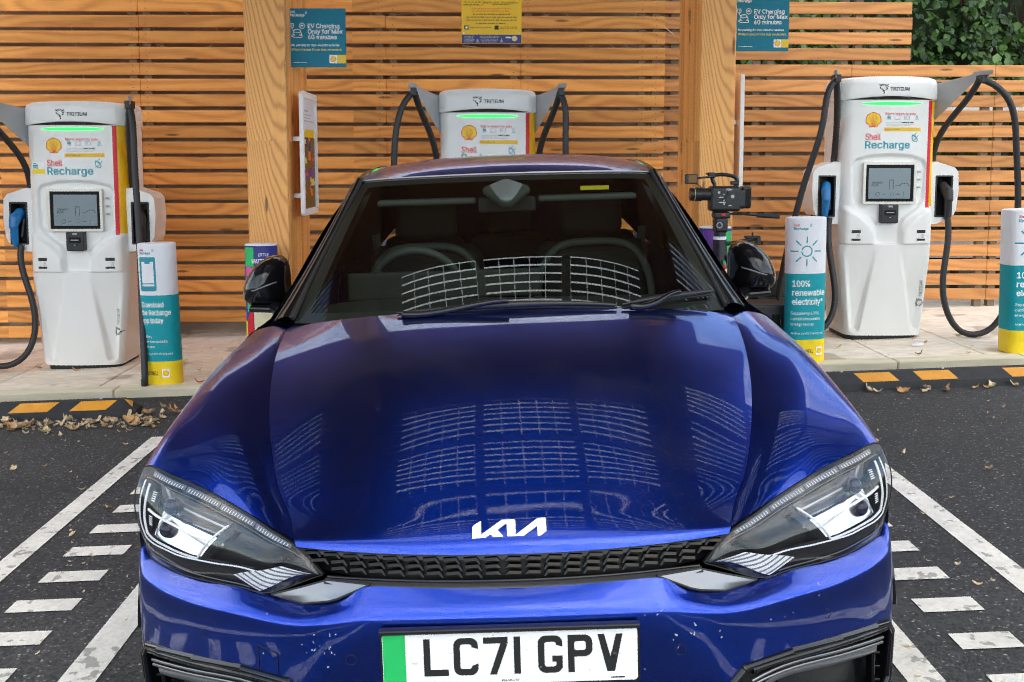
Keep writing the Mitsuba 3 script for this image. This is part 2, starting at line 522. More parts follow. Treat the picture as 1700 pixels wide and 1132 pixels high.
def tree(name, label, x, y, centre, size, n, leaf, seed):
    t = thing(name, label, 'tree')
    m, c = leaf_cloud(n, centre, size, leaf, seed)
    put(t + '__crown', m, 'leaf_green', FW, smooth=True, color=c)
    labels[t + '__crown'] = {'kind': 'stuff'}
    put(t + '__trunk', tube(curve([(x, y, 0), (x + 0.05, y, 1.2), (x - 0.04, y + 0.05, 2.6), (x, y, 3.6)], 12), np.linspace(0.13, 0.05, 12), 8), 'bark', FW)
    g = np.random.default_rng(seed + 1)
    for i in range(16):
        z0 = g.uniform(1.0, 3.2)
        e = np.array(centre) + np.array(size) * g.uniform(-0.8, 0.8, 3)
        put(t + '__limb', tube(curve([(x, y, z0), (x * 0.5 + e[0] * 0.5, y, z0 * 0.5 + e[2] * 0.5 + 0.1), tuple(e)], 8), np.linspace(0.03, 0.008, 8), 5), 'bark', FW)


tree('hedge_tree', 'broad leaved dark green tree above the right fence, farthest right', 6.0, 11.4, (6.0, 11.0, 3.2), (1.7, 0.55, 1.5), 5200, 0.105, 21)
tree('hedge_tree', 'broad leaved green tree over the step in the right fence', 3.9, 11.4, (4.1, 11.0, 3.0), (1.3, 0.5, 1.4), 4400, 0.095, 22)
tree('hedge_tree', 'yellowish green tree seen through the upper slats beside the right sign', 2.4, 11.6, (2.3, 11.2, 2.9), (1.2, 0.5, 1.1), 2600, 0.08, 23)
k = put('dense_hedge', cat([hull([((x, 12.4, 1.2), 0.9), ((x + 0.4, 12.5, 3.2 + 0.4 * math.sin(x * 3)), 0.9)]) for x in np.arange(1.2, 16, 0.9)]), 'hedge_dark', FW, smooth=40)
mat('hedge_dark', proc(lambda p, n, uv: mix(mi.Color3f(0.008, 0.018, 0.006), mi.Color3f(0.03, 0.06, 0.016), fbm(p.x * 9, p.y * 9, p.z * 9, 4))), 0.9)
tell(k, 'dark inner mass of hedge behind the leafy trees', kind='stuff')

# ---------------------------------------------------------------- timber canopy
canopy = thing('charging_canopy', 'glulam timber canopy carrying solar glass over the bays', 'canopy')
CZ, CT = 3.62, 0.035      # height of the glass at y = 5, fall per metre


def cz(y):
    return CZ + CT * (5.0 - y)


YF, YB = 2.45, 4.85       # front and back edge of the solar glass
for x0, x1, ya in ((-4.45, -4.2, 4.9), (-1.717, -1.428, YF - 0.08), (1.51, 1.76, YF - 0.08)):
    if x0 < -4:
        put(canopy + '__post', box(x0, x1, 7.35, 8.19, gz(x0), 3.9, 0.006), 'post_wood', FW)
    b = np.array([(x, y, z) for x in (x0, x1) for y, z in ((ya, cz(ya) + 0.06), (ya, cz(ya) + 0.26), (8.3, cz(8.3) + 0.02), (8.3, cz(8.3) + 0.42))])
    put(canopy + '__beam', trimesh.convex.convex_hull(b), 'soffit_wood', FW)
scene['solar_cell'] = {'type': 'twosided', 'b': {'type': 'principled', 'base_color': rgb(0.006, 0.009, 0.016), 'roughness': 0.12, 'specular': 0.6}}
rows, dy = 3, (YB - YF) / 3
BAYS = ((-4.25, -2.25, 2, 4), (-1.19, 1.45, 3, 3), (1.95, 4.05, 2, 4))
for bx0, bx1, nc, nr in BAYS:
    w = (bx1 - bx0) / nc
    for i in range(nc):
        for j in range(nr):
            x0, y0 = bx0 + i * w + 0.04, YF + j * dy + 0.045
            x1, y1 = bx0 + (i + 1) * w - 0.04, YF + (j + 1) * dy - 0.045
            ncx, ncy = 5, 7
            sx, sy = (x1 - x0) / ncx, (y1 - y0) / ncy
            cells = []
            for a in range(ncx):
                for b2 in range(ncy):
                    ya, yb = y0 + b2 * sy + 0.010, y0 + (b2 + 1) * sy - 0.010
                    xa, xb = x0 + a * sx + 0.003, x0 + (a + 1) * sx - 0.003
                    zz = cz((ya + yb) / 2) + 0.30
                    cells.append(box(xa, xb, ya, yb, zz, zz + 0.006))
            put(canopy + '__solar_panel', cat(cells), 'solar_cell', FW)
    for i in range(nc + 1):
        x = bx0 + i * w
        b = np.array([(q, y, z) for q in (x - 0.04, x + 0.04) for y in (YF, YF + nr * dy) for z in (cz(y) + 0.300, cz(y) + 0.335)])
        put(canopy + '__glazing_bar', trimesh.convex.convex_hull(b), 'soffit_wood', FW)
for a, c2 in ((-2.21, -1.23), (1.49, 1.91)):
    b = np.array([(q, y, z) for q in (a, c2) for y in (YF, YB) for z in (cz(y) + 0.306, cz(y) + 0.33)])
    put(canopy + '__infill_board', trimesh.convex.convex_hull(b), 'soffit_wood', FW)
for j in range(rows + 1):
    y = YF + j * dy
    put(canopy + '__purlin', box(-4.3, 4.1, y - 0.045, y + 0.045, cz(y) + 0.262, cz(y) + 0.298), 'soffit_wood', FW)
for xa, xb in ((-4.3, -2.2), (1.9, 4.1)):
    y = YF + 4 * dy
    put(canopy + '__purlin', box(xa, xb, y - 0.045, y + 0.045, cz(y) + 0.262, cz(y) + 0.298), 'soffit_wood', FW)
for xa, xb, yf, yb in ((-4.2, -2.305, YB + 0.86, 8.32), (-2.3, 1.76, YB + 0.06, 8.32), (1.765, 1.985, YB + 0.06, 8.32), (1.99, 2.40, YB + 0.86, 8.32), (2.405, 3.1, YB + 0.86, 7.5)):
    b = np.array([(x, y, z) for x in (xa, xb) for y in (yf, yb) for z in (cz(y) + 0.43, cz(y) + 0.47)])
    put(canopy + '__roof_deck', trimesh.convex.convex_hull(b), 'soffit_wood', FW)
    y = yf + 0.02
    while y + 0.146 < yb:
        put(canopy + '__soffit_board', box(xa, xb, y, y + 0.146, cz(y) + 0.408, cz(y) + 0.420), 'soffit_wood', FW)
        y += 0.15

k = put('timber_post', box(-1.717, -1.428, 7.35, 8.19, gz(-1.57), cz(7.8) + 0.05, 0.006), 'post_wood', FW)
tell(k, 'honey coloured laminated timber post holding the blue sign, left of the car', 'post')
k = put('timber_post', box(1.51, 1.76, 7.35, 8.19, gz(1.63), cz(7.8) + 0.05, 0.006), 'post_wood', FW)
tell(k, 'honey coloured laminated timber post behind the film camera, right of the car', 'post')
# ================================================================ THE CHARGERS
def pecten(w):
    """scallop emblem: (red outline, yellow fan, red ribs), about w wide, centred"""
    def shell(r, b):
        pts = []
        for a in np.linspace(math.radians(-28), math.radians(208), 90):
            lobe = 1 + 0.035 * abs(math.sin(3.5 * (a - math.pi / 2) + math.pi / 2))
            pts.append((r * lobe * math.cos(a), r * lobe * math.sin(a) * 0.98))
        pts += [(-0.30 * b, -0.30), (-0.27 * b, -0.46 * b), (0.27 * b, -0.46 * b), (0.30 * b, -0.30)]
        return Polygon(pts).buffer(0)
    red = shell(0.5, 1.0)
    yellow = red.buffer(-0.05)
    ribs = []
    for a in (-0.95, -0.62, -0.3, 0, 0.3, 0.62, 0.95):
        ribs.append(LineString([(0.10 * a, -0.40), (0.36 * math.sin(a), -0.05 + 0.40 * math.cos(a))]).buffer(0.013))
    ribs = shapely.union_all(ribs).intersection(yellow)
    s = w
    return [affinity.scale(g, s, s, origin=(0, 0)) for g in (red, yellow, ribs)]


def ring(cx, cz_, r, t):
    return Point(cx, cz_).buffer(r, 24).difference(Point(cx, cz_).buffer(r - t, 24))


def strokes(lines, t):
    return shapely.union_all([LineString(l).buffer(t / 2, cap_style='round') for l in lines])


HWZ = np.array([0, 0.05, 0.40, 0.75, 1.0, 1.3, 1.86, 2.1])
HWX = np.array([0.298, 0.306, 0.342, 0.372, 0.370, 0.366, 0.366, 0.366])
_hw = PchipInterpolator(HWZ, HWX)
R_EDGE = 0.075


def sd_poly(pts, X, Z):
    """signed distance (inside positive) to a polygon"""
    P = np.array(pts)
    Q = np.roll(P, -1, 0)
    d = np.full(X.shape, 9.0)
    inside = np.zeros(X.shape, bool)
    for (ax, az), (bx, bz) in zip(P, Q):
        ex, ez = bx - ax, bz - az
        t = np.clip(((X - ax) * ex + (Z - az) * ez) / (ex * ex + ez * ez), 0, 1)
        d = np.minimum(d, np.hypot(X - ax - t * ex, Z - az - t * ez))
        cond = ((az > Z) != (bz > Z)) & (X < (bx - ax) * (Z - az) / (bz - az + 1e-12) + ax)
        inside ^= cond
    return np.where(inside, d, -d)


def sst(a, b, x):
    t = np.clip((x - a) / (b - a), 0, 1)
    return t * t * (3 - 2 * t)


half = [(0, 1.445), (0.15, 1.435), (0.262, 1.405), (0.288, 1.36), (0.276, 1.10), (0.235, 1.035), (0.125, 0.955), (0.098, 0.90), (0.088, 0.66)]
RECESS = half + [(-x, z) for x, z in half[::-1] if x > 0]
POD = [(0.40, 1.05), (0.30, 1.015), (0.21, 0.96), (0.145, 0.90), (0.115, 0.85), (0.105, 0.70), (0.40, 0.70)]


def front_y(x, z):
    """depth of the cabinet's front (small y is nearer the viewer)"""
    x, z = np.asarray(x, float), np.asarray(z, float)
    ax = np.abs(x)
    hw = _hw(np.clip(z, 0, 2.1))
    y = 0.26 * x * x
    e = np.clip(ax - (hw - R_EDGE), 0, R_EDGE)
    y = y + R_EDGE - np.sqrt(np.maximum(R_EDGE ** 2 - e ** 2, 0))
    body = 1.0
    rec = sd_poly(RECESS, x, z)
    low = sst(0.756, 0.748, z)
    y = y + 0.026 * sst(-0.012, 0.012, rec) * (1 - low)
    pod = sd_poly(POD, ax, z)
    y = y - 0.030 * sst(-0.03, 0.02, pod) * (1 - sst(0.33, 0.37, ax) * 0.6) * (1 - low)
    # lower door: a flat centre tongue that widens downwards between two sinking flanks
    xl = 0.088 + (0.745 - z) * 0.185
    fl = 0.058 * np.clip((0.75 - z) / 0.68, 0, 1) * sst(0.055, 0.085, z)
    y = y + low * (-0.012 + fl * sst(xl - 0.012, xl + 0.02, ax) * (1 - sst(hw - 0.075, hw - 0.03, ax)))
    y = y + 0.008 * (np.abs(z - 0.7505) < 0.0026)
    return y


zz = np.unique(np.r_[np.linspace(0.03, 0.745, 74), 0.7475, 0.7485, 0.749, 0.752, 0.7525, 0.7535, np.linspace(0.756, 1.866, 130)])
sx = np.sin(np.linspace(-1, 1, 97) * math.pi / 2 * 0.92) / math.sin(math.pi / 2 * 0.92)
Z, S = np.meshgrid(zz, sx, indexing='ij')
X = S * _hw(Z)
Y = front_y(X, Z)
DEPTH = 0.46
fr = np.stack([X, Y, Z], -1)
lead = np.stack([fr[:, 0], fr[:, 0]], 1)
sideL = np.stack([fr[:, 0] + np.array([0, DEPTH - 0.1, 0]) * w for w in (1.0, 0.0)], 1)
sideR = np.stack([fr[:, -1] + np.array([0, DEPTH - 0.1, 0]) * w for w in (0.0, 1.0)], 1)
backside = np.stack([sideR[:, 1], sideL[:, 0]], 1)
m_front = grid_mesh(fr, True)
m_side = cat([grid_mesh(sideL, True), grid_mesh(sideR, True), grid_mesh(backside, True)])
CAB = mikit.ply(cat([m_front, m_side]), smooth=40)


def outline_ring(z, grow, n=60, y0=0.0):
    """plan outline of the cabinet at height z, grown by 'grow'"""
    hw = float(_hw(z)) + grow
    xs = np.sin(np.linspace(-1, 1, n) * math.pi / 2 * 0.94) / math.sin(math.pi / 2 * 0.94) * hw
    e = np.clip(np.abs(xs) - (hw - R_EDGE), 0, R_EDGE)
    y = 0.26 * xs * xs + R_EDGE - np.sqrt(np.maximum(R_EDGE ** 2 - e ** 2, 0)) - grow * 1.2 + y0
    f = np.stack([xs, y], -1)
    return np.vstack([f, [[hw - 0.0, DEPTH], [hw - 0.03, DEPTH + 0.03], [-hw + 0.03, DEPTH + 0.03], [-hw, DEPTH]]])


def loft(rings, zs, cap=True):
    """closed rings (k x n x 2 or callable heights) stacked; zs: k x n heights"""
    R = np.array(rings)
    Zs = np.array([np.broadcast_to(z, R.shape[1]) for z in zs])
    G = np.concatenate([R, Zs[..., None]], -1)
    G = np.concatenate([G, G[:, :1]], 1)
    m = grid_mesh(G)
    parts = [m]
    if cap:
        for q, fl in ((G[0, :-1], True), (G[-1, :-1], False)):
            c = q.mean(0)
            v = np.vstack([q, c])
            n = len(q)
            f = [(i, (i + 1) % n, n) for i in range(n)]
            if fl: f = [t[::-1] for t in f]
            parts.append(trimesh.Trimesh(v, f, process=False))
    return cat(parts)


r0 = outline_ring(1.9, 0.0)
low_edge = 1.866 + 0.028 * np.clip(1 - (r0[:, 0] / 0.33) ** 2, 0, 1) * (r0[:, 1] < 0.2)
CAP = mikit.ply(loft([outline_ring(1.9, -0.02), outline_ring(1.9, 0.010), outline_ring(1.9, 0.014), outline_ring(1.9, 0.012), outline_ring(1.9, 0.002), outline_ring(1.9, -0.022)],
                     [low_edge + 0.012, low_edge, low_edge + 0.02, 1.985, 2.022, 2.036 + 0.012 * np.clip(1 - (r0[:, 0] / 0.35) ** 2, 0, 1)]), smooth=35)
PLINTH = mikit.ply(loft([outline_ring(0.02, -0.02), outline_ring(0.02, -0.016)], [-0.03, 0.035]), smooth=30)


def band(x_from, z0, z1, side, grow=0.0016, n=40):
    """sticker that follows the front from |x| = x_from outwards and round the edge for 'side' metres"""
    rows_ = []
    for z in np.linspace(z0, z1, 24):
        hw = float(_hw(z))
        ed = np.linspace(0, 1, n) ** 0.7
        xs = x_from + (hw - x_from) * np.sin(ed * math.pi / 2)
        p = np.stack([xs, front_y(xs, np.full(n, z))], -1)
        if side > 0:
            p = np.vstack([p, [[hw, p[-1, 1] + side * w] for w in (0.25, 0.5, 1.0)]])
        t = np.gradient(p, axis=0)
        t /= np.linalg.norm(t, axis=1, keepdims=True)
        p = p + grow * np.stack([t[:, 1], -t[:, 0]], -1)
        rows_.append(np.concatenate([p, np.full((len(p), 1), z)], 1))
    return grid_mesh(np.array(rows_), True)


def stripe(x0, x1, z0, z1, off):
    g = np.array([[(x, float(front_y(x, z)) - off, z) for x in np.linspace(x0, x1, 5)] for z in np.linspace(z0, z1, 40)])
    return grid_mesh(g, True)


def plain_y(x, z):
    return 0.26 * np.asarray(x) ** 2


def cap_y(x, z):
    x = np.asarray(x)
    return 0.26 * x * x - 0.017


YEL = mikit.ply(band(0.322, 1.045, 1.862, 0.16), smooth=40)
REDS = mikit.ply(stripe(0.293, 0.3225, 1.035, 1.862, 0.0016), smooth=30)
red_, yel_, rib_ = pecten(0.118)
emb = lambda g, off, fn=plain_y: mikit.ply(drape(move(extrude(g, 0.0006), -0.142, 0, 1.712), fn, off))
EMB = [(emb(red_, 0.001), 'brand_red'), (emb(yel_, 0.0018), 'bright_yellow'), (emb(rib_, 0.0026), 'brand_red')]


def trit_mark(s):
    """mark of five slanted bars"""
    L = [[(-0.5, 0.42), (-0.22, 0.26)], [(-0.24, 0.46), (0.0, 0.32)], [(0.02, 0.46), (0.16, 0.38)], [(0.5, 0.42), (0.18, 0.24)], [(0.52, 0.2), (0.28, 0.06)], [(-0.40, 0.14), (-0.36, -0.04)],
         [(-0.22, 0.02), (-0.18, -0.18)], [(0.46, -0.02), (0.24, -0.16)], [(0.04, -0.2), (0.06, -0.62)], [(-0.04, -0.12), (-0.06, -0.36)]]
    g = shapely.union_all([LineString(l).buffer(0.055, cap_style='flat') for l in L])
    return affinity.scale(g, s, s, origin=(0, 0))


def plug_icon(s):
    L = [[(-0.3, -0.45), (-0.18, -0.30), (-0.28, -0.05), (-0.28, 0.3), (0.0, 0.32), (0.28, -0.02), (0.1, -0.28), (-0.1, -0.34)], [(0.12, 0.42), (0.24, 0.55)], [(0.38, 0.12), (0.5, 0.25)],
         [(-0.18, -0.30), (0.05, -0.52), (0.3, -0.5), (0.42, -0.3), (0.32, -0.1)], [(-0.28, 0.3), (0.28, -0.02)]]
    return affinity.scale(strokes(L, 0.09), s, s, origin=(0, 0))


letter = lambda m, x, z, off=0.001, fn=plain_y: mikit.ply(drape(move(m, x, 0, z), fn, off))
LET = [
    ('charger_lettering', letter(text('TRITIUM', 0.026, True, width=0.150), -0.027, 1.936, 0.001, cap_y), 'print_black'),
    ('maker_mark', letter(extrude(trit_mark(0.068), 0.0006), -0.078, 1.953, 0.001, cap_y), 'print_black'),
    ('charger_lettering', letter(text('More ways to pay', 0.0185, True, width=0.242), -0.052, 1.752), 'print_red'),
    ('charger_lettering', letter(text('Shell', 0.046, True, width=0.118), -0.20, 1.560), 'print_red'),
    ('charger_lettering', letter(text('Recharge', 0.054, True, width=0.348), -0.20, 1.495), 'print_teal'),
    ('plug_mark', letter(extrude(plug_icon(0.062), 0.0006), 0.182, 1.578), 'print_teal'),
    ('price_strip', letter(bars([(-0.06, 1.626, 0.232, 1.655)]), 0, 0), 'amber_yellow'),
    ('charger_lettering', letter(bars([(-0.05, 1.6385, -0.02, 1.643), (-0.014, 1.6385, 0.03, 1.643), (0.038, 1.6385, 0.06, 1.643)]), 0, 0, 0.002), 'print_brown'),
    ('small_print', letter(bars([(-0.048, 1.690, 0.075, 1.694), (-0.048, 1.678, 0.17, 1.681), (-0.048, 1.669, 0.15, 1.672)]), 0, 0), 'print_grey'),
    ('small_print', letter(bars([(0.08, 1.6885, 0.118, 1.696), (0.123, 1.6885, 0.136, 1.696), (0.141, 1.6885, 0.17, 1.696)]), 0, 0), 'print_black'),
    ('pay_icon', letter(extrude(shapely.union_all([shapely.box(-0.038, 1.722, -0.010, 1.738), ring(-0.024, 1.745, 0.009, 0.003), shapely.box(-0.042, 1.714, -0.006, 1.716)]), 0.0006), 0, 0), 'print_teal'),
    ('pay_icon', letter(extrude(shapely.union_all([shapely.box(0.02, 1.716, 0.064, 1.745).difference(shapely.box(0.023, 1.719, 0.061, 1.742)), shapely.box(0.018, 1.712, 0.066, 1.7145)]), 0.0006), 0, 0), 'print_grey'),
    ('pay_icon', letter(extrude(shapely.union_all([shapely.box(0.095, 1.716, 0.139, 1.745).difference(shapely.box(0.0975, 1.7185, 0.1365, 1.7425)), shapely.box(0.102, 1.728, 0.114, 1.734)]), 0.0006), 0, 0), 'print_teal'),
    ('pay_icon', letter(extrude(shapely.union_all([ring(0.198, 1.742, 0.009, 0.0025), LineString([(0.19, 1.716), (0.19, 1.732), (0.206, 1.732), (0.206, 1.716)]).buffer(0.0015), shapely.box(0.18, 1.711, 0.216, 1.7135)]), 0.0006), 0, 0), 'print_teal'),
]
vt = text('TRITIUM', 0.022, width=0.125)
vt.vertices = np.stack([-vt.vertices[:, 2], vt.vertices[:, 1], vt.vertices[:, 0]], 1)
LET.append(('door_lettering', mikit.ply(drape(move(vt, 0.298, 0, 0.335), front_y, 0.002)), 'print_black'))
mk = extrude(trit_mark(0.062), 0.0006)
mk.vertices = np.stack([-mk.vertices[:, 2], mk.vertices[:, 1], mk.vertices[:, 0]], 1)
LET.append(('door_mark', mikit.ply(drape(move(mk, 0.285, 0, 0.285), front_y, 0.002)), 'print_black'))
SY = float(front_y(0, 1.22))
for s in (-1, 1):
    cx = s * 0.255
    LET.append(('info_sticker', mikit.ply(drape(bars([(cx - 0.034, 0.838, cx + 0.034, 0.862), (cx - 0.034, 0.778, cx + 0.034, 0.794)]), front_y, 0.0015)), 'print_black'))
    LET.append(('info_sticker', mikit.ply(drape(bars([(cx + 0.004, 0.803, cx + 0.028, 0.806), (cx + 0.004, 0.811, cx + 0.028, 0.814), (cx + 0.004, 0.819, cx + 0.028, 0.826)]), front_y, 0.0015)), 'print_grey'))

g = shapely.box(-0.207, 1.063, 0.207, 1.388).buffer(-0.012).buffer(0.012)
BEZ = mikit.ply(move(extrude(g.difference(shapely.box(-0.188, 1.082, 0.188, 1.368)), 0.030), 0, SY, 0))
GLS = mikit.ply(move(extrude(shapely.box(-0.189, 1.081, 0.189, 1.369), 0.020), 0, SY, 0))
LCDP = mikit.ply(move(extrude(shapely.box(-0.164, 1.105, 0.164, 1.342), 0.0012), 0, SY - 0.0202, 0))
ui = [move(text('CONNECT', 0.014, True, width=0.085), -0.138, 0, 1.222), move(text('PLUG', 0.014, True, width=0.05), -0.138, 0, 1.202),
      extrude(shapely.union_all([LineString([(0.0, 1.18), (0.0, 1.25), (0.03, 1.25), (0.03, 1.18)]).buffer(0.002), LineString([(0.05, 1.205), (0.075, 1.205), (0.10, 1.225), (0.14, 1.225), (0.15, 1.205)]).buffer(0.002),
                                 ring(-0.09, 1.14, 0.017, 0.0025), ring(0.02, 1.14, 0.014, 0.002), shapely.box(-0.055, 1.138, -0.03, 1.142), shapely.box(0.05, 1.138, 0.085, 1.142), shapely.box(0.11, 1.12, 0.112, 1.16)]), 0.0006)]
UI = mikit.ply(move(cat(ui), 0, SY - 0.0215, 0))
CARD = mikit.ply(move(cat([rbox(-0.068, 0.068, -0.055, 0.02, 0.915, 1.063, 0.010)]), 0, SY, 0), smooth=30)
CARDF = mikit.ply(move(cat([box(-0.045, 0.045, -0.058, -0.05, 0.978, 1.020, 0.002), box(-0.02, 0.02, -0.058, -0.05, 0.955, 0.966)]), 0, SY, 0))
CARDW = mikit.ply(move(cat([move(extrude(shapely.box(-0.016, 1.040, 0.018, 1.052), 0.0006), 0, -0.056, 0), move(bars([(-0.03, 0.995, 0.03, 1.002), (-0.008, 0.958, 0.008, 0.963)]), 0, -0.0585, 0)]), 0, SY, 0))
lb = affinity.scale(Point(0, 0).buffer(1, 32), 0.233, 0.0115)
LIGHT = mikit.ply(drape(move(extrude(lb, 0.002), 0, 0, 1.838), plain_y, 0.001), smooth=30)
SENS = mikit.ply(cat([hull([((s * 0.125 - 0.014, -0.004, 1.878), 0.007), ((s * 0.125 + 0.014, -0.004, 1.876), 0.006)]) for s in (-1, 1)]), smooth=30)
BTN = [mikit.ply(move(hull([((0.232, 0, z), 0.008), ((0.244, 0, z), 0.008)]), 0, SY - 0.002, 0), smooth=40) for z in (1.315, 1.255, 1.195)]

# side pods that hold the plugs
def pod_mesh():
    g = Polygon([(0.352, 1.385), (0.40, 1.392), (0.545, 1.345), (0.572, 1.31), (0.580, 1.18), (0.566, 1.02), (0.548, 0.975), (0.42, 0.905), (0.352, 0.90)]).buffer(-0.012).buffer(0.012)
    hole = shapely.box(0.393, 0.955, 0.533, 1.285).buffer(-0.01).buffer(0.01)
    outer = move(extrude(g.difference(hole), 0.26), 0, 0.34, 0)
    back = move(extrude(g, 0.02), 0, 0.345, 0)
    rim = move(extrude(g.difference(hole.buffer(0.012)).difference(g.buffer(-0.09).difference(hole.buffer(0.045))), 0.006), 0, 0.080, 0)
    return cat([outer, back])


pod_hole = shapely.box(0.394, 0.956, 0.532, 1.284).buffer(-0.01).buffer(0.01)
pod_tray = cat([move(extrude(pod_hole, 0.01), 0, 0.25, 0), move(extrude(pod_hole.difference(pod_hole.buffer(-0.012)), 0.172), 0, 0.25, 0)])
PODM = pod_mesh()
PODS = {1: (mikit.ply(PODM, smooth=30), mikit.ply(pod_tray)), -1: (mikit.ply(mirror(PODM), smooth=30), mikit.ply(mirror(pod_tray)))}


def gun(side):
    """plug handle resting in its pod"""
    cx = side * 0.463
    o = side * 0.02
    return cat([hull([((cx, 0.20, 1.18), 0.034), ((cx, 0.10, 1.20), 0.036)]),
                hull([((cx, 0.10, 1.205), 0.034), ((cx + o, 0.045, 1.16), 0.036), ((cx + o, 0.03, 1.10), 0.032)]),
                hull([((cx + o, 0.035, 1.12), 0.032), ((cx + o, 0.05, 1.00), 0.026), ((cx + o, 0.06, 0.955), 0.021)])])


GUN = {s: mikit.ply(gun(s), smooth=50) for s in (-1, 1)}
TRIG = {s: mikit.ply(cat([hull([((s * 0.463 + 0.028, 0.11, 1.15), 0.014), ((s * 0.463 + 0.020, 0.075, 1.02), 0.011)]), cyl((s * 0.463, 0.24, 1.18), (s * 0.463, 0.16, 1.18), 0.046)]), smooth=40) for s in (-1, 1)}


def arm(s):
    g = Polygon([(0.355, 2.005), (0.355, 1.72), (0.375, 1.71), (0.545, 1.985), (0.605, 2.005), (0.605, 2.055), (0.565, 2.055), (0.52, 2.035), (0.40, 2.0)])
    if s < 0: g = affinity.scale(g, -1, 1, origin=(0, 0))
    plate = move(extrude(g, 0.022), 0, 0.15, 0)
    x0, x1 = sorted((s * 0.553, s * 0.615))
    m = cat([plate, box(x0, x1, 0.10, 0.19, 2.028, 2.062, 0.004)])
    m.vertices[:, 1] -= np.clip(np.abs(m.vertices[:, 0]) - 0.36, 0, 1) * 2.0
    m.vertices[:, 0] = np.sign(m.vertices[:, 0]) * (0.355 + (np.abs(m.vertices[:, 0]) - 0.355) * 0.84)
    return m


ARM = {s: mikit.ply(arm(s)) for s in (-1, 1)}
CLAMP = {s: mikit.ply(box(min(s * 0.520, s * 0.565), max(s * 0.520, s * 0.565), -0.345, -0.245, 1.975, 2.030, 0.004)) for s in (-1, 1)}
SLOT = {s: mikit.ply(box(min(s * 0.37, s * 0.43), max(s * 0.37, s * 0.43), 0.124, 0.14, 2.0, 2.012)) for s in (-1, 1)}
TIP = {s: (s * 0.585, 0.10, 1.995) for s in (-1, 1)}

emit_green = {'type': 'area', 'radiance': rgb(0.002, 0.17, 0.012)}
mat('light_green', (0.02, 0.5, 0.08), 0.4)


def charger(x, y, label, cables):
    t = thing('rapid_charger', label, 'charger', 'white rapid chargers along the fence')
    w = at(x, y)
    put(t + '__cabinet', CAB, 'white_plastic', w)
    put(t + '__cap', CAP, 'white_plastic', w)
    put(t + '__plinth', PLINTH, 'black_plastic', w)
    put(t + '__yellow_band', YEL, 'amber_yellow', w)
    put(t + '__red_stripe', REDS, 'brand_red', w)
    for d, m in EMB:
        put(t + '__shell_emblem', d, m, w)
    for n, d, m in LET:
        put(t + '__' + n, d, m, w)
    s = put(t + '__screen', GLS, 'screen_glass', w)
    put(t + '__screen__bezel', BEZ, 'bezel', w)
    put(t + '__screen__display', LCDP, 'lcd', w)
    put(t + '__screen__lettering', UI, 'print_black', w)
    put(t + '__card_reader', CARD, 'black_plastic', w)
    put(t + '__card_reader__keypad', CARDF, 'black_gloss', w)
    put(t + '__card_reader__lettering', CARDW, 'print_grey', w)
    k = put(t + '__light_bar', LIGHT, 'light_green', w)
    scene[k]['emitter'] = emit_green
    put(t + '__sensor', SENS, 'black_plastic', w)
    for b in BTN:
        put(t + '__button', b, 'bracket_grey', w)
    for sd in (-1, 1):
        put(t + '__plug_pod', PODS[sd][0], 'white_plastic', w)
        put(t + '__plug_tray', PODS[sd][1], 'black_plastic', w)
        c = put(t + '__plug', GUN[sd], 'connector_blue' if sd < 0 else 'black_plastic', w)
        labels[c] = {'label': 'blue plug handle' if sd < 0 else 'black plug handle'}
        put(c + '__collar', TRIG[sd], 'black_plastic', w)
        a = put(t + '__cable_arm', ARM[sd], 'bracket_grey', w)
        put(a + '__clamp', CLAMP[sd], 'black_plastic', w)
        put(a + '__slot', SLOT[sd], 'black_plastic', w)
    for path in cables:
        put(t + '__cable', tube(curve(path, 70), 0.0235, 12), 'cable_black', w, smooth=60)
    return t


def inner_strand(s, z1=1.38):
    return [(s * 0.535, -0.28, 2.0), (s * 0.500, -0.20, 1.88), (s * 0.435, -0.02, 1.70), (s * 0.395, 0.15, z1)]


charger(-3.145, 7.86, 'white rapid charger farthest left with a small sticker on its edge', [
    inner_strand(-1), inner_strand(1, 1.36),
    [(-0.443, 0.06, 0.955), (-0.435, 0.03, 0.80), (-0.36, 0.0, 0.56), (-0.335, -0.02, 0.30), (-0.42, -0.05, 0.10), (-0.60, -0.06, 0.035), (-0.80, -0.06, 0.16), (-0.82, -0.1, 0.9), (-0.70, -0.28, 1.7), (-0.56, -0.31, 1.97), (-0.54, -0.30, 2.0)],
    [(0.54, -0.30, 2.0), (0.565, -0.33, 1.93), (0.590, -0.38, 1.70), (0.648, -0.51, 1.15), (0.700, -0.65, 0.50), (0.728, -0.725, 0.13), (0.730, -0.735, 0.035), (0.68, -0.60, 0.026), (0.585, -0.20, 0.06), (0.53, 0.0, 0.40), (0.49, 0.05, 0.75), (0.483, 0.06, 0.955)]])
charger(-0.008, 7.90, 'white rapid charger in the middle, mostly hidden behind the car roof', [
    inner_strand(-1), inner_strand(1),
    [(-0.54, -0.30, 2.0), (-0.60, -0.33, 1.93), (-0.665, -0.36, 1.72), (-0.68, -0.34, 1.3), (-0.67, -0.2, 0.6), (-0.62, -0.05, 0.12), (-0.50, 0.0, 0.25), (-0.45, 0.05, 0.7), (-0.443, 0.06, 0.955)],
    [(0.53, -0.30, 2.0), (0.560, -0.33, 1.93), (0.572, -0.36, 1.72), (0.58, -0.33, 1.3), (0.60, -0.2, 0.6), (0.58, -0.05, 0.12), (0.50, 0.0, 0.25), (0.48, 0.05, 0.7), (0.483, 0.06, 0.955)]])
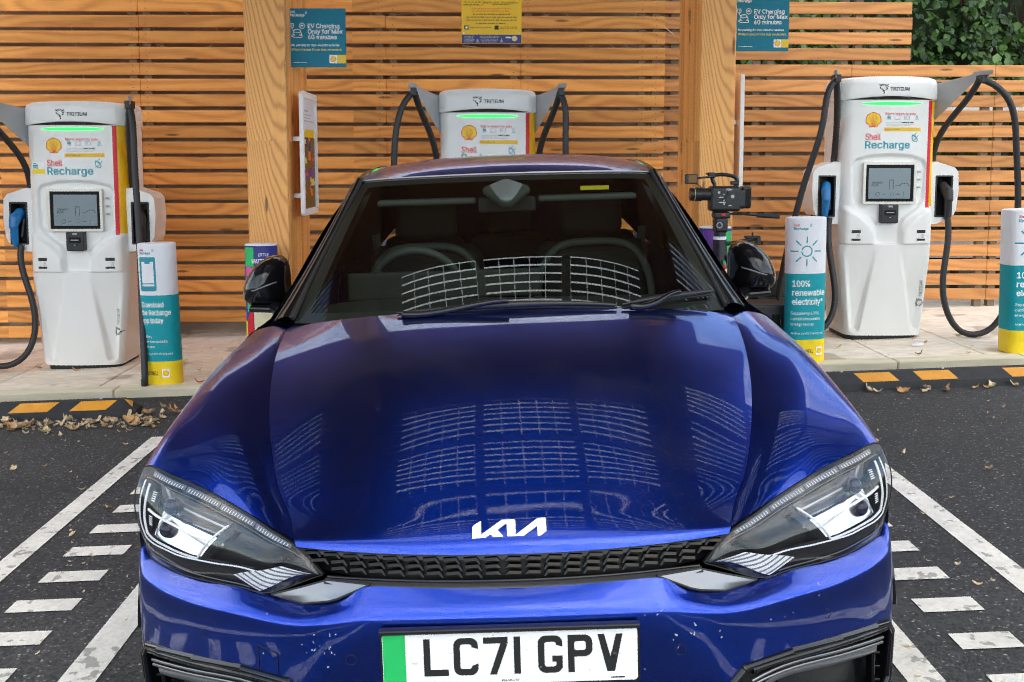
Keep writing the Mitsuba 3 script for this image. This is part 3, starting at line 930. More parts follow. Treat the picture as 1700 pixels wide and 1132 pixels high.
charger(3.112, 7.90, 'white rapid charger farthest right, beside the wording on renewable power', [
    inner_strand(-1), inner_strand(1),
    [(-0.54, -0.30, 2.0), (-0.60, -0.33, 1.93), (-0.65, -0.36, 1.70), (-0.74, -0.3, 1.3), (-0.83, -0.2, 0.80), (-0.87, -0.1, 0.4), (-0.80, -0.05, 0.10), (-0.58, -0.05, 0.05), (-0.44, -0.05, 0.20), (-0.42, 0.0, 0.50), (-0.45, 0.05, 0.80), (-0.443, 0.06, 0.955)],
    [(0.53, -0.30, 2.0), (0.60, -0.34, 1.965), (0.71, -0.36, 1.86), (0.80, -0.34, 1.55), (0.865, -0.28, 1.15), (0.93, -0.15, 0.6), (0.91, -0.08, 0.25), (0.78, -0.06, 0.07), (0.60, -0.06, 0.06), (0.47, -0.05, 0.22), (0.44, -0.02, 0.42), (0.475, 0.02, 0.68), (0.498, 0.05, 0.86), (0.490, 0.06, 0.955)]])
lk = 'rapid_charger'
w = at(-3.145, 7.86)
put(lk + '__edge_sticker', letter(bars([(-0.318, 1.535, -0.218, 1.592)], 0.0005), 0, 0, 0.0010), 'print_white', w)
put(lk + '__edge_sticker', letter(bars([(-0.318, 1.50, -0.218, 1.536)], 0.0005), 0, 0, 0.0012), 'bright_yellow', w)
put(lk + '__edge_sticker', letter(bars([(-0.312, 1.575, -0.28, 1.580), (-0.312, 1.555, -0.272, 1.568), (-0.312, 1.541, -0.272, 1.550)]), 0, 0, 0.0022), 'print_teal', w)
# ================================================================ BOLLARDS
def bollard(name, label, x, y, w, d, h, mat_, rot=0.0, group=None, flat_side=False, lean=0.0):
    t = thing(name, label, 'bollard', group)
    W = at(x, y, 0.06, rot) @ T().rotate([0, 1, 0], lean)
    n = 64
    a = np.linspace(0, 2 * np.pi, n, endpoint=False)
    e = 2.0 / (3.6 if flat_side else 2.25)
    px = np.sign(np.cos(a)) * np.abs(np.cos(a)) ** e * w / 2
    py = np.sign(np.sin(a)) * np.abs(np.sin(a)) ** e * d / 2
    R = np.stack([px, py], -1)

    def sleeve(z0, z1, grow=0.0, cap=False):
        k = 1 + 2 * grow / w
        return loft([R * k, R * k], [z0, z1], cap)

    def surf(px_, pz_):
        q = np.clip(np.abs(np.asarray(px_)) / (w / 2), 0, 0.98)
        return -(1 - q ** (2 / e)) ** (e / 2) * d / 2

    for z0, z1, m in mat_:
        put(t + '__sleeve', sleeve(z0, z1, 0.0), m, W, smooth=40)
    top = max(m[1] for m in mat_)
    put(t + '__cap', loft([R * 1.0, R * 0.985, R * 0.90], [top, top + 0.008, top + 0.012]), 'bollard_white', W, smooth=40)
    return t, W, surf


def on(t, part, W, surf, mesh, m, off=0.0012):
    put(t + '__' + part, drape(mesh, surf, off), m, W)


def brandmark(t, W, surf, x, z, s, white=False):
    on(t, 'lettering', W, surf, move(text('Shell', 0.017 * s, True, width=0.04 * s), x, 0, z + 0.028 * s), 'print_white' if white else 'print_red')
    on(t, 'lettering', W, surf, move(text('Recharge', 0.020 * s, True, width=0.105 * s), x, 0, z), 'print_white' if white else 'print_teal')
    on(t, 'plug_mark', W, surf, move(extrude(plug_icon(0.022 * s), 0.0006), x + 0.125 * s, 0, z + 0.036 * s), 'print_white' if white else 'print_teal')


SLEEVES = [(0.0, 0.165, 'bright_yellow'), (0.165, 0.635, 'teal'), (0.635, 1.0, 'bollard_white')]


def footer(t, W, surf, x0):
    on(t, 'lettering', W, surf, move(text('GO WELL', 0.026, True, width=0.095), x0, 0, 0.07), 'print_brown')
    on(t, 'emblem_tile', W, surf, bars([(x0 + 0.118, 0.052, x0 + 0.168, 0.112)]), 'print_white')
    r, y, b = pecten(0.042)
    on(t, 'shell_emblem', W, surf, move(extrude(r, 0.0006), x0 + 0.143, 0, 0.082), 'brand_red', 0.0022)
    on(t, 'shell_emblem', W, surf, move(extrude(y, 0.0006), x0 + 0.143, 0, 0.082), 'bright_yellow', 0.003)


t, W, sf = bollard('printed_bollard', 'white, teal and yellow bollard advertising the app, beside the left charger', -2.313, 7.24, 0.268, 0.17, 0.985, [(a, b - 0.012 * (b > 0.9), m) for a, b, m in SLEEVES], rot=-6, lean=-1.6, group='printed bollards by the chargers')
brandmark(t, W, sf, -0.095, 0.925, 0.8)
scr = shapely.box(-0.105, 0.665, 0.02, 0.905).buffer(-0.012).buffer(0.012)
on(t, 'phone_drawing', W, sf, extrude(shapely.union_all([scr.difference(shapely.box(-0.088, 0.700, 0.005, 0.872)), shapely.box(-0.088, 0.715, 0.005, 0.722), shapely.box(-0.06, 0.858, -0.02, 0.875)]), 0.0006), 'print_teal')
on(t, 'lettering', W, sf, move(text('Download', 0.036, True, width=0.165), -0.105, 0, 0.552), 'print_white')
on(t, 'lettering', W, sf, move(text('the Recharge', 0.036, True, width=0.215), -0.112, 0, 0.496), 'print_white')
on(t, 'lettering', W, sf, move(text('app today', 0.036, True, width=0.165), -0.112, 0, 0.440), 'print_white')
for i, s in enumerate(('offers,', 'real-time availability', 'and more')):
    on(t, 'lettering', W, sf, move(text(s, 0.019, width=(0.055, 0.165, 0.07)[i]), -0.09, 0, 0.335 - 0.036 * i), 'print_white')
on(t, 'lettering', W, sf, move(text('Making your EV charging easy', 0.014, width=0.2), -0.10, 0, 0.215), 'print_white')
footer(t, W, sf, -0.095)


def renewable(label, x, y, w, d, h, rot, flat_side, lean=0.0):
    t, W, sf = bollard('printed_bollard', label, x, y, w, d, h, [(a, b + 0.02 * (b > 0.9), m) for a, b, m in SLEEVES], rot, 'printed bollards by the chargers', flat_side, lean)
    u = w / 0.29
    brandmark(t, W, sf, -0.115 * u, 0.945, 0.9 * u)
    rays = [ring(0, 0, 0.040, 0.0085).difference(Polygon([(0, 0), (-0.06, 0.018), (-0.06, -0.004)]))] + [LineString([(0.060 * math.cos(a), 0.060 * math.sin(a)), (0.100 * math.cos(a), 0.100 * math.sin(a))]).buffer(0.0045) for a in np.arange(8) * math.pi / 4]
    on(t, 'sun_drawing', W, sf, move(extrude(affinity.scale(shapely.union_all(rays), u, u, origin=(0, 0)), 0.0006), -0.028 * u, 0, 0.795), 'print_teal')
    for i, s in enumerate(('100%', 'renewable', "electricity*")):
        on(t, 'lettering', W, sf, move(text(s, 0.042, True, width=(0.118, 0.238, 0.222)[i] * u), -0.120 * u, 0, 0.545 - 0.064 * i), 'print_white')
    for i, s in enumerate(('Supplied by 100%', 'certified renewable', 'energy sources')):
        on(t, 'lettering', W, sf, move(text(s, 0.020, width=(0.195, 0.205, 0.155)[i] * u), -0.125 * u, 0, 0.345 - 0.039 * i), 'print_white')
    on(t, 'lettering', W, sf, move(text('Making your EV charging easy', 0.014, width=0.235 * u), -0.122 * u, 0, 0.205), 'print_white')
    footer(t, W, sf, -0.065 * u)


renewable('white, teal and yellow bollard with a sun drawing, beside the car mirror', 2.257, 7.2, 0.292, 0.18, 1.01, 7, False, -0.6)
renewable('white, teal and yellow bollard cut off by the right edge', 3.90, 7.28, 0.345, 0.22, 1.0, 9, True, -1.5)

t, W, sf = bollard('patchwork_bollard', 'multicoloured supermarket bollard standing in front of the left timber post', -1.585, 7.14, 0.225, 0.15, 0.97, [(0.0, 0.965, 'navy')], rot=-4)
q = lambda *p: extrude(Polygon(p), 0.0006)
on(t, 'colour_patch', W, sf, q((-0.099, 0.82), (-0.033, 0.82), (-0.033, 0.955), (-0.099, 0.955)), 'print_green')
on(t, 'colour_patch', W, sf, q((-0.092, 0.755), (-0.020, 0.755), (-0.033, 0.818), (-0.095, 0.818)), 'print_pink')
on(t, 'colour_patch', W, sf, q((-0.106, 0.60), (-0.03, 0.60), (-0.022, 0.75), (-0.10, 0.75)), 'teal')
on(t, 'colour_patch', W, sf, q((-0.088, 0.50), (-0.045, 0.53), (-0.03, 0.597), (-0.088, 0.597)), 'print_green')
on(t, 'colour_patch', W, sf, q((-0.086, 0.05), (-0.030, 0.05), (-0.046, 0.535), (-0.088, 0.46)), 'brand_red')
on(t, 'colour_patch', W, sf, q((-0.108, 0.05), (-0.088, 0.05), (-0.092, 0.44), (-0.108, 0.44)), 'bright_yellow')
on(t, 'colour_patch', W, sf, q((-0.028, 0.05), (0.105, 0.05), (0.105, 0.53), (-0.040, 0.53)), 'print_cream')
on(t, 'lettering', W, sf, move(text('LITTLE', 0.020, True, width=0.07), 0.0, 0, 0.895), 'print_white')
on(t, 'lettering', W, sf, move(text('WAITROSE', 0.030, True, width=0.152), -0.05, 0, 0.845), 'print_white')
on(t, 'lettering', W, sf, move(text('& PARTNERS', 0.020, True, width=0.125), -0.025, 0, 0.808), 'print_white')
t, W, sf = bollard('patchwork_bollard', 'multicoloured supermarket bollard behind the tripod of the film camera', 1.585, 7.12, 0.225, 0.15, 0.985, [(0.0, 0.98, 'navy')], rot=4)
on(t, 'colour_patch', W, sf, q((0.01, 0.72), (0.10, 0.72), (0.10, 0.96), (0.01, 0.96)), 'print_green')
on(t, 'colour_patch', W, sf, q((-0.10, 0.80), (0.0, 0.80), (0.0, 0.97), (-0.10, 0.97)), 'print_purple')
on(t, 'colour_patch', W, sf, q((0.02, 0.40), (0.10, 0.40), (0.10, 0.70), (0.02, 0.70)), 'print_cream')

# ================================================================ SIGNS
def ev_sign(label, x0, x1, y, z0, z1, rot=0.0):
    t = thing('blue_sign', label, 'sign', 'blue parking signs on the timber posts')
    w, h = x1 - x0, z1 - z0
    W = SITE @ T().translate([x0, y, z0]) @ T().rotate([0, 0, 1], rot)
    s = h / 0.418
    put(t + '__board', extrude(shapely.box(0, 0, w, h).buffer(-0.008).buffer(0.008), 0.004), 'sign_blue', W)
    P = lambda part, m, mt, off=-0.0055: put(t + '__' + part, move(m, 0, off, 0), mt, W)
    P('lettering', move(text('Shell', 0.016 * s, True, width=0.035 * s), 0.022 * s, 0, 0.385 * s), 'print_white')
    P('lettering', move(text('Recharge', 0.021 * s, True, width=0.105 * s), 0.022 * s, 0, 0.361 * s), 'print_white')
    P('plug_mark', move(extrude(plug_icon(0.018 * s), 0.0006), 0.137 * s, 0, 0.388 * s), 'print_white')
    for i, (l, wd) in enumerate((('EV Charging', 0.228), ('Only for Max', 0.252), ('60 minutes', 0.208))):
        P('lettering', move(text(l, 0.030 * s, True, width=wd * s), 0.148 * s, 0, (0.278 - 0.039 * i) * s), 'print_white')
    P('lettering', move(text('No parking for non-electric vehicles', 0.0155 * s, True, width=0.345 * s), 0.03 * s, 0, 0.150 * s), 'print_white')
    P('lettering', move(text('(Fines in place if max stay exceeded).', 0.0155 * s, True, width=0.365 * s), 0.03 * s, 0, 0.118 * s), 'print_pale_yellow')
    P('small_print', bars([(0.037 * s, 0.031 * s, 0.14 * s, 0.035 * s)]), 'print_white')
    car_ = strokes([[(0.04, 0.215), (0.045, 0.247), (0.056, 0.268), (0.09, 0.268), (0.10, 0.247), (0.108, 0.215), (0.10, 0.212), (0.05, 0.212), (0.04, 0.215)], [(0.045, 0.247), (0.10, 0.247)], [(0.046, 0.229), (0.058, 0.229)], [(0.09, 0.229), (0.102, 0.229)],
                    [(0.033, 0.283), (0.046, 0.258)], [(0.03, 0.214), (0.03, 0.225)]], 0.005)
    pic = shapely.union_all([car_, shapely.box(0.022, 0.283, 0.05, 0.312).difference(shapely.box(0.026, 0.287, 0.046, 0.308)), shapely.box(0.033, 0.293, 0.039, 0.303), ring(0.107, 0.294, 0.021, 0.004), shapely.box(0.097, 0.29, 0.117, 0.300)])
    P('car_drawing', extrude(affinity.scale(pic, s, s, origin=(0, 0)), 0.0006), 'print_white')
    P('emblem_tile', bars([(0.300 * s, 0.028 * s, 0.356 * s, 0.088 * s)]), 'print_white')
    P('emblem_tile', bars([(0.356 * s, 0.028 * s, w, 0.088 * s)]), 'sign_yellow')
    r, y_, b = pecten(0.042 * s)
    P('shell_emblem', move(extrude(r, 0.0006), 0.328 * s, 0, 0.058 * s), 'brand_red', -0.0065)
    P('shell_emblem', move(extrude(y_, 0.0006), 0.328 * s, 0, 0.058 * s), 'sign_yellow', -0.0072)
    return t


ev_sign('blue parking sign on the left timber post, near the top of the frame', -1.452, -1.030, 7.555, 2.233, 2.652)
ev_sign('blue parking sign half hidden behind the right timber post', 1.848, 2.262, 7.80, 2.380, 2.80)

t = thing('yellow_notice', 'yellow and purple parking conditions notice screwed to the fence slats', 'sign')
W = SITE @ T().translate([-0.235, 9.148, 2.581])
put(t + '__board', extrude(shapely.box(0, 0, 0.527, 0.75), 0.004), 'sign_yellow', W)
P = lambda part, m, mt, off=-0.0052: put(t + '__' + part, move(m, 0, off, 0), mt, W)
P('footer_panel', bars([(0.004, 0.004, 0.523, 0.077)]), 'navy')
P('small_print', bars([(0.025 + 0.0, 0.012 + 0.0115 * i, 0.10 + 0.008 * (i % 3), 0.017 + 0.0115 * i) for i in range(5)] + [(0.18 - 0.006 * i, 0.012 + 0.0125 * i, 0.31 + 0.006 * i, 0.0165 + 0.0125 * i) for i in range(5)]), 'print_grey', -0.0062)
P('warning_mark', extrude(shapely.union_all([Polygon([(0.125, 0.012), (0.155, 0.012), (0.14, 0.046)]), Polygon([(0.335, 0.012), (0.365, 0.012), (0.35, 0.05)])]), 0.0006), 'print_grey', -0.0062)
P('seal_mark', move(extrude(Point(0, 0).buffer(0.024), 0.0006), 0.465, 0, 0.045), 'print_cream', -0.0062)
P('small_print', bars([(0.388, 0.048, 0.436, 0.060)]), 'print_white', -0.0062)
g = np.random.default_rng(3)


def words(x0, x1, z, h):
    out, x = [], x0
    while x < x1 - 0.01:
        w_ = min(g.uniform(0.012, 0.04), x1 - x)
        out.append((x, z, x + w_, z + h))
        x += w_ + 0.006
    return out


P('small_print', bars(words(0.088, 0.44, 0.298, 0.0075) + words(0.088, 0.435, 0.278, 0.0075)), 'print_orange')
P('small_print', bars(words(0.10, 0.43, 0.25, 0.007) + words(0.04, 0.485, 0.225, 0.007) + words(0.045, 0.48, 0.2, 0.007) + words(0.125, 0.40, 0.172, 0.007)), 'print_brown')
P('small_print', bars(words(0.075, 0.265, 0.138, 0.004) + words(0.335, 0.50, 0.142, 0.004) + words(0.335, 0.50, 0.13, 0.004)), 'print_brown')
P('app_tile', bars([(0.025, 0.122, 0.062, 0.157), (0.29, 0.122, 0.325, 0.157)]), 'print_black')
P('app_tile', extrude(Point(0.0435, 0.139).buffer(0.011), 0.0006), 'print_white', -0.0062)
P('small_print', bars(words(0.02, 0.17, 0.335, 0.006) + words(0.02, 0.17, 0.355, 0.006) + words(0.02, 0.17, 0.375, 0.006) + words(0.19, 0.33, 0.355, 0.006) + words(0.35, 0.5, 0.355, 0.006) + words(0.27, 0.42, 0.335, 0.006) + words(0.19, 0.5, 0.38, 0.006)), 'print_brown')
P('ruled_line', bars([(0.018, 0.328, 0.18, 0.3295), (0.18, 0.328, 0.1815, 0.40), (0.18, 0.345, 0.505, 0.3465), (0.503, 0.345, 0.5045, 0.42)]), 'print_brown')
for xy in ((0.02, 0.735), (0.507, 0.735), (0.02, 0.09), (0.507, 0.09)):
    P('screw', move(extrude(Point(0, 0).buffer(0.006), 0.002), xy[0], 0, xy[1]), 'steel')

scene['poster_glass'] = {'type': 'thindielectric'}


def poster_frame(label, x, s, y0, y1, z0, z1, print_):
    """framed leaflet hung on the side of a post by two brackets; s = direction in which it faces"""
    t = thing('poster_frame', label, 'poster frame', 'poster frames on the posts')
    L, H = y1 - y0, z1 - z0
    W = SITE @ T().translate([x, y0 if s > 0 else y1, z0]) @ T().rotate([0, 0, 1], 90 if s > 0 else -90)
    outer = shapely.box(0, 0, L, H).buffer(-0.03).buffer(0.03)
    put(t + '__frame', move(extrude(outer.difference(shapely.box(0.045, 0.045, L - 0.045, H - 0.045)), 0.026), 0, 0.013, 0), 'white_gloss', W)
    put(t + '__backing', move(extrude(outer.buffer(-0.004), 0.010), 0, 0.016, 0), 'white_gloss', W)
    P = lambda part, m, mt, off: put(t + '__' + part, move(m, 0, off, 0), mt, W)
    if print_:
        P('leaflet', bars([(0.045, H * 0.70, L - 0.045, H - 0.045)]), 'bollard_white', 0.004)
        P('leaflet', bars([(0.045, H * 0.635, L - 0.045, H * 0.70)]), 'sign_yellow', 0.004)
        cols_ = ['print_brown', 'print_purple', 'print_pale_yellow', 'print_orange', 'soffit_wood', 'print_red', 'navy']
        gg = np.random.default_rng(5)
        P('leaflet', bars([(0.045, 0.045, L - 0.045, H * 0.635)]), 'print_brown', 0.004)
        for i in range(34):
            a, b = gg.uniform(0.06, L - 0.2), gg.uniform(0.06, H * 0.58)
            P('leaflet_patch', bars([(a, b, a + gg.uniform(0.03, 0.16), min(b + gg.uniform(0.015, 0.09), H * 0.63))]), cols_[i % 7], 0.003 - 0.0001 * i)
        P('small_print', bars([(0.075, H * 0.845, 0.30, H * 0.855), (0.075, H * 0.815, 0.42, H * 0.821), (0.075, H * 0.79, 0.36, H * 0.796), (0.075, H * 0.765, 0.5, H * 0.771)]), 'print_grey', 0.003)
    for z in (H * 0.14, H * 0.60):
        put(t + '__bracket', box(0.10, 0.15, 0.016, 0.083, z, z + 0.035, 0.002), 'steel', W)
    return t


poster_frame('white framed leaflet holder on the side of the left timber post', -1.345, 1, 7.45, 8.06, 1.16, 2.06, True)
poster_frame('white framed holder seen edge on beside the right timber post', 1.842, 1, 7.46, 8.06, 1.28, 2.185, False)

# ================================================================ WHEEL STOPS
def wheel_stop(label, x0, x1, patches, y=6.462):
    t = thing('wheel_stop', label, 'wheel stop', 'rubber wheel stops along the kerb')
    pr = np.array([(0, 0), (0.004, 0.048), (0.080, 0.106), (0.125, 0.106), (0.165, 0.04), (0.17, 0)])
    e = 0.10
    sec = []
    for x, k in ((x0, 0.0), (x0 + e, 1.0), (x1 - e, 1.0), (x1, 0.0)):
        sec.append([(x, y + 0.085 + (a - 0.085) * (0.82 + 0.18 * k), (b if k else min(b, 0.048))) for a, b in pr])
    v = np.array(sec).reshape(-1, 3)
    put(t + '__body', trimesh.convex.convex_hull(v), 'rubber_black', GROUND)
    sl = np.array([0, 0.076, 0.058])
    n = np.array([0, -0.607, 0.795])
    for a, b, skew in patches:
        p = []
        for u, vv in ((a, 0.10), (b, 0.10), (b + skew, 0.90), (a + skew, 0.90)):
            p.append(np.array([u, y + 0.004, 0.048]) + sl * vv)
        p = np.array(p)
        m = trimesh.convex.convex_hull(np.vstack([p + n * 0.0022, p - n * 0.004]))
        put(t + '__reflective_patch', m, 'reflective_yellow', GROUND)
    xe, sg = (x1, 1) if x1 < 0 else (x0, -1)
    p = np.array([(xe - sg * 0.094, y + 0.082, 0.103), (xe - sg * 0.028, y + 0.035, 0.064), (xe - sg * 0.052, y + 0.12, 0.078)])
    nn = np.array([sg * 0.5, -0.2, 0.85])
    put(t + '__reflective_patch', trimesh.convex.convex_hull(np.vstack([p + nn * 0.004, p - nn * 0.01])), 'reflective_yellow', GROUND)
    for x in np.linspace(x0 + 0.25, x1 - 0.25, 3):
        put(t + '__fixing_bolt', hull([((x, y + 0.105, 0.105), 0.010)]), 'steel', GROUND)


wheel_stop('black rubber wheel stop with yellow patches, left of the car', -4.06, -2.26, [(-3.62, -3.39, 0.06), (-3.068, -2.82, 0.055), (-2.680, -2.45, 0.055)])
wheel_stop('black rubber wheel stop with yellow patches, right of the car', 2.06, 3.90, [(2.425, 2.66, -0.045), (2.810, 3.045, -0.04), (3.40, 3.63, -0.04)])
wheel_stop('black rubber wheel stop behind the car', -0.9, 0.9, [(-0.55, -0.3, 0.0), (0.3, 0.55, 0.0)])

# ================================================================ FILM CAMERA, TRIPOD, CASES
KY = 6.78
mat('camera_black', proc(lambda p, n, uv: mi.Color3f(0.014, 0.014, 0.015) * (0.6 + 0.9 * noise(p.x * 60, p.y * 60, p.z * 60))), 0.38)
mat('lens_glass', (0.01, 0.012, 0.03), 0.05)
t = thing('film_camera', 'black video camera with side monitor mounted on the tripod', 'camera')
W = SITE @ T().translate([0, KY, 0])
c = lambda part, m, mt='camera_black', sm=35: put(t + '__' + part, m, mt, W, smooth=sm)
c('body', cat([rbox(1.462, 1.665, -0.06, 0.06, 1.225, 1.392, 0.022), rbox(1.50, 1.70, -0.055, 0.055, 1.243, 1.375, 0.02)]))
c('battery', rbox(1.672, 1.735, -0.05, 0.05, 1.245, 1.392, 0.014), 'black_gloss')
ln = c('lens', cat([cyl((1.470, -0.01, 1.338), (1.405, -0.01, 1.338), 0.040, 24), cyl((1.41, -0.01, 1.338), (1.352, -0.01, 1.338), 0.0445, 24), cyl((1.354, -0.01, 1.338), (1.333, -0.01, 1.338), 0.043, 24)]))
for x in (1.372, 1.395, 1.425, 1.445):
    put(ln + '__focus_ring', cyl((x, -0.01, 1.338), (x + 0.009, -0.01, 1.338), 0.0465 if x < 1.41 else 0.042, 28), 'black_plastic', W, smooth=35)
put(ln + '__gold_ring', cyl((1.360, -0.01, 1.338), (1.363, -0.01, 1.338), 0.0450, 24), 'print_pale_yellow', W, smooth=35)
put(ln + '__front_glass', cyl((1.334, -0.01, 1.338), (1.3315, -0.01, 1.338), 0.037, 24), 'lens_glass', W)
c('handle', cat([tube(curve([(1.497, 0, 1.385), (1.488, 0, 1.425), (1.482, 0, 1.455), (1.515, 0, 1.466), (1.60, 0, 1.462), (1.635, 0, 1.45), (1.640, 0, 1.39)], 30), 0.013, 10), rbox(1.455, 1.50, -0.02, 0.02, 1.446, 1.482, 0.006), rbox(1.605, 1.66, -0.018, 0.018, 1.40, 1.425, 0.006)]))
c('handle', cat([cyl((1.46, 0, 1.47), (1.44, 0, 1.475), 0.007, 10), cyl((1.545, -0.0, 1.468), (1.545, 0, 1.482), 0.007, 10)]))
mo = c('monitor', move(rbox(1.288, 1.372, -0.075, -0.055, 1.408, 1.472, 0.006), 0, 0, 0))
put(mo + '__screen', box(1.310, 1.364, -0.0775, -0.0745, 1.417, 1.465), 'print_brown', W)
put(mo + '__arm', cat([tube(curve([(1.365, -0.06, 1.445), (1.42, -0.05, 1.45), (1.485, -0.01, 1.455)], 10), 0.007, 8), tube(curve([(1.36, -0.06, 1.41), (1.40, -0.05, 1.385), (1.425, -0.04, 1.365), (1.49, -0.05, 1.35)], 12), 0.003, 6)]), 'camera_black', W)
for i, (x, z, r) in enumerate(((1.515, 1.352, 0.009), (1.54, 1.352, 0.007), (1.585, 1.345, 0.008), (1.605, 1.325, 0.012), (1.62, 1.30, 0.010), (1.53, 1.30, 0.006), (1.548, 1.30, 0.006), (1.566, 1.30, 0.006), (1.53, 1.275, 0.006), (1.55, 1.275, 0.006), (1.49, 1.33, 0.010))):
    put(t + '__button', cyl((x, -0.06, z), (x, -0.066, z), r, 12), 'black_plastic' if i % 3 else 'bracket_grey', W)
put(t + '__lettering', cat([move(text('SONY', 0.011, True, width=0.040), 1.565, -0.0606, 1.365)]), 'print_white', W)
put(t + '__small_print', move(bars([(1.515, 1.318, 1.545, 1.322), (1.515, 1.285, 1.56, 1.289), (1.58, 1.262, 1.60, 1.266), (1.545, 1.335, 1.555, 1.338)]), 0, -0.0606, 0), 'print_white', W)
put(t + '__cable', tube(curve([(1.56, -0.05, 1.385), (1.572, -0.068, 1.34), (1.55, -0.07, 1.31), (1.535, -0.062, 1.30)], 14), 0.003, 6), 'camera_black', W)

t = thing('tripod', 'black tripod with pan handles carrying the video camera', 'tripod')
c('head', cat([rbox(1.49, 1.60, -0.045, 0.045, 1.178, 1.222, 0.012), rbox(1.497, 1.585, -0.05, 0.05, 1.085, 1.185, 0.018), cyl((1.54, 0, 1.09), (1.54, 0, 1.06), 0.040, 20)]))
put(t + '__head__red_catch', rbox(1.535, 1.565, -0.051, -0.04, 1.195, 1.212, 0.004), 'brand_red', W)
put(t + '__head__dial', move(extrude(ring(1.525, 1.135, 0.020, 0.005), 0.003), 0, -0.050, 0), 'print_grey', W)
put(t + '__head__collar', cyl((1.54, 0, 1.058), (1.54, 0, 1.036), 0.043, 24), 'white_gloss', W, smooth=40)
c('pan_handle', tube(curve([(1.585, -0.03, 1.21), (1.68, -0.05, 1.207), (1.78, -0.06, 1.200)], 10), 0.007, 8))
put(t + '__pan_handle__grip', cyl((1.77, -0.06, 1.200), (1.915, -0.075, 1.192), 0.0145, 14), 'rubber_black', W, smooth=40)
c('clamp_arm', tube(curve([(1.57, 0, 1.005), (1.66, -0.02, 1.02), (1.77, -0.03, 1.045)], 8), 0.014, 10))
put(t + '__clamp_arm__clamp', cat([box(1.705, 1.80, -0.05, 0.01, 1.045, 1.062, 0.003), box(1.775, 1.802, -0.055, 0.02, 1.005, 1.06, 0.003), cyl((1.755, -0.02, 1.06), (1.755, -0.02, 1.085), 0.006, 8)]), 'camera_black', W)
c('column', cat([cyl((1.54, 0, 1.036), (1.545, 0, 0.90), 0.044, 20, 0.05), cyl((1.545, 0, 0.9), (1.55, 0, 0.55), 0.022, 16)]))
for a in (80, 200, 320):
    a = math.radians(a)
    top_ = np.array([1.545 + 0.05 * math.cos(a), 0.05 * math.sin(a), 0.93])
    gx, gy_ = 1.545 + 0.42 * math.cos(a), 0.42 * math.sin(a)
    foot = np.array([gx, gy_, gz(gx, 0.02)])
    l = put(t + '__leg', cat([cyl(top_, top_ * 0.45 + foot * 0.55, 0.022, 14), cyl(top_ * 0.5 + foot * 0.5, foot, 0.014, 12)]), 'camera_black', W, smooth=40)
    put(l + '__foot', hull([(tuple(foot), 0.02)]), 'rubber_black', W, smooth=True)
    put(l + '__red_knob', hull([(tuple(top_ * 0.9 + foot * 0.1 + np.array([0.02, -0.02, 0])), 0.022)]), 'brand_red', W, smooth=True)


def case(label, x, y, w, d, h):
    t = thing('equipment_case', label, 'case', 'black equipment cases by the right post')
    W = at(x, y)
    put(t + '__body', rbox(-w / 2, w / 2, -d / 2, d / 2, 0.0, h * 0.72, 0.02), 'black_plastic', W, smooth=30)
    put(t + '__lid', rbox(-w / 2 - 0.006, w / 2 + 0.006, -d / 2 - 0.006, d / 2 + 0.006, h * 0.70, h, 0.02), 'black_plastic', W, smooth=30)
    for x_ in (-w * 0.28, w * 0.28):
        put(t + '__latch', box(x_ - 0.03, x_ + 0.03, -d / 2 - 0.018, -d / 2 - 0.004, h * 0.58, h * 0.82, 0.004), 'black_gloss', W)
    put(t + '__handle', tube(curve([(-0.08, -d / 2 - 0.005, h * 0.5), (-0.07, -d / 2 - 0.03, h * 0.5), (0.07, -d / 2 - 0.03, h * 0.5), (0.08, -d / 2 - 0.005, h * 0.5)], 14), 0.009, 8), 'black_plastic', W)
    for x_ in (-w * 0.45, -w * 0.15, w * 0.15, w * 0.45):
        put(t + '__rib', box(x_ - 0.012, x_ + 0.012, -d / 2 - 0.008, -d / 2 + 0.01, 0.02, h * 0.62, 0.003), 'black_plastic', W)


case('taller black equipment case standing behind the sun bollard', 2.24, 8.05, 0.62, 0.34, 0.52)
case('lower black equipment case beside the right timber post', 1.98, 7.45, 0.36, 0.3, 0.40)

# ================================================================ FALLEN LEAVES
for i, col in enumerate(((0.46, 0.29, 0.15), (0.62, 0.48, 0.30), (0.34, 0.19, 0.10), (0.60, 0.52, 0.26), (0.45, 0.06, 0.03), (0.55, 0.30, 0.11))):
    mat('dry_leaf_%d' % i, proc((lambda cc: (lambda p, n, uv: mi.Color3f(*cc) * (0.6 + 0.75 * fbm(p.x * 60, p.y * 60, p.z * 60, 3))))(col)), 0.7)


def leaf_mesh(s, g):
    n = 14
    a = np.linspace(0, 2 * np.pi, n, endpoint=False)
    lob = 1 + 0.25 * np.sin(a * 3 + g.uniform(0, 6)) * g.uniform(0.2, 1.0) + g.normal(0, 0.10, n)
    el = g.uniform(0.35, 0.75)
    x, y = np.cos(a) * lob * s, np.sin(a) * lob * s * el
    cx, cy = g.uniform(3, 9) / s * 0.1, g.uniform(4, 12) / s * 0.1
    z = cx * x * x + cy * y * y + g.normal(0, 0.10, n) * s
    v = np.vstack([np.stack([x, y, z], -1), np.stack([x * 0.5, y * 0.5, (cx * x * x + cy * y * y) * 0.3], -1), [[0, 0, 0]]])
    f = []
    for i in range(n):
        j = (i + 1) % n
        f += [(i, j, n + j), (i, n + j, n + i), (n + i, n + j, 2 * n)]
    m = trimesh.Trimesh(v, f, process=False)
    m.apply_transform(trimesh.transformations.euler_matrix(g.normal(0, 0.25), g.normal(0, 0.25), g.uniform(0, 6.28)))
    m.apply_translation((0, 0, -m.bounds[0][2] + 0.002))
    return m


g = np.random.default_rng(17)
fallen = []


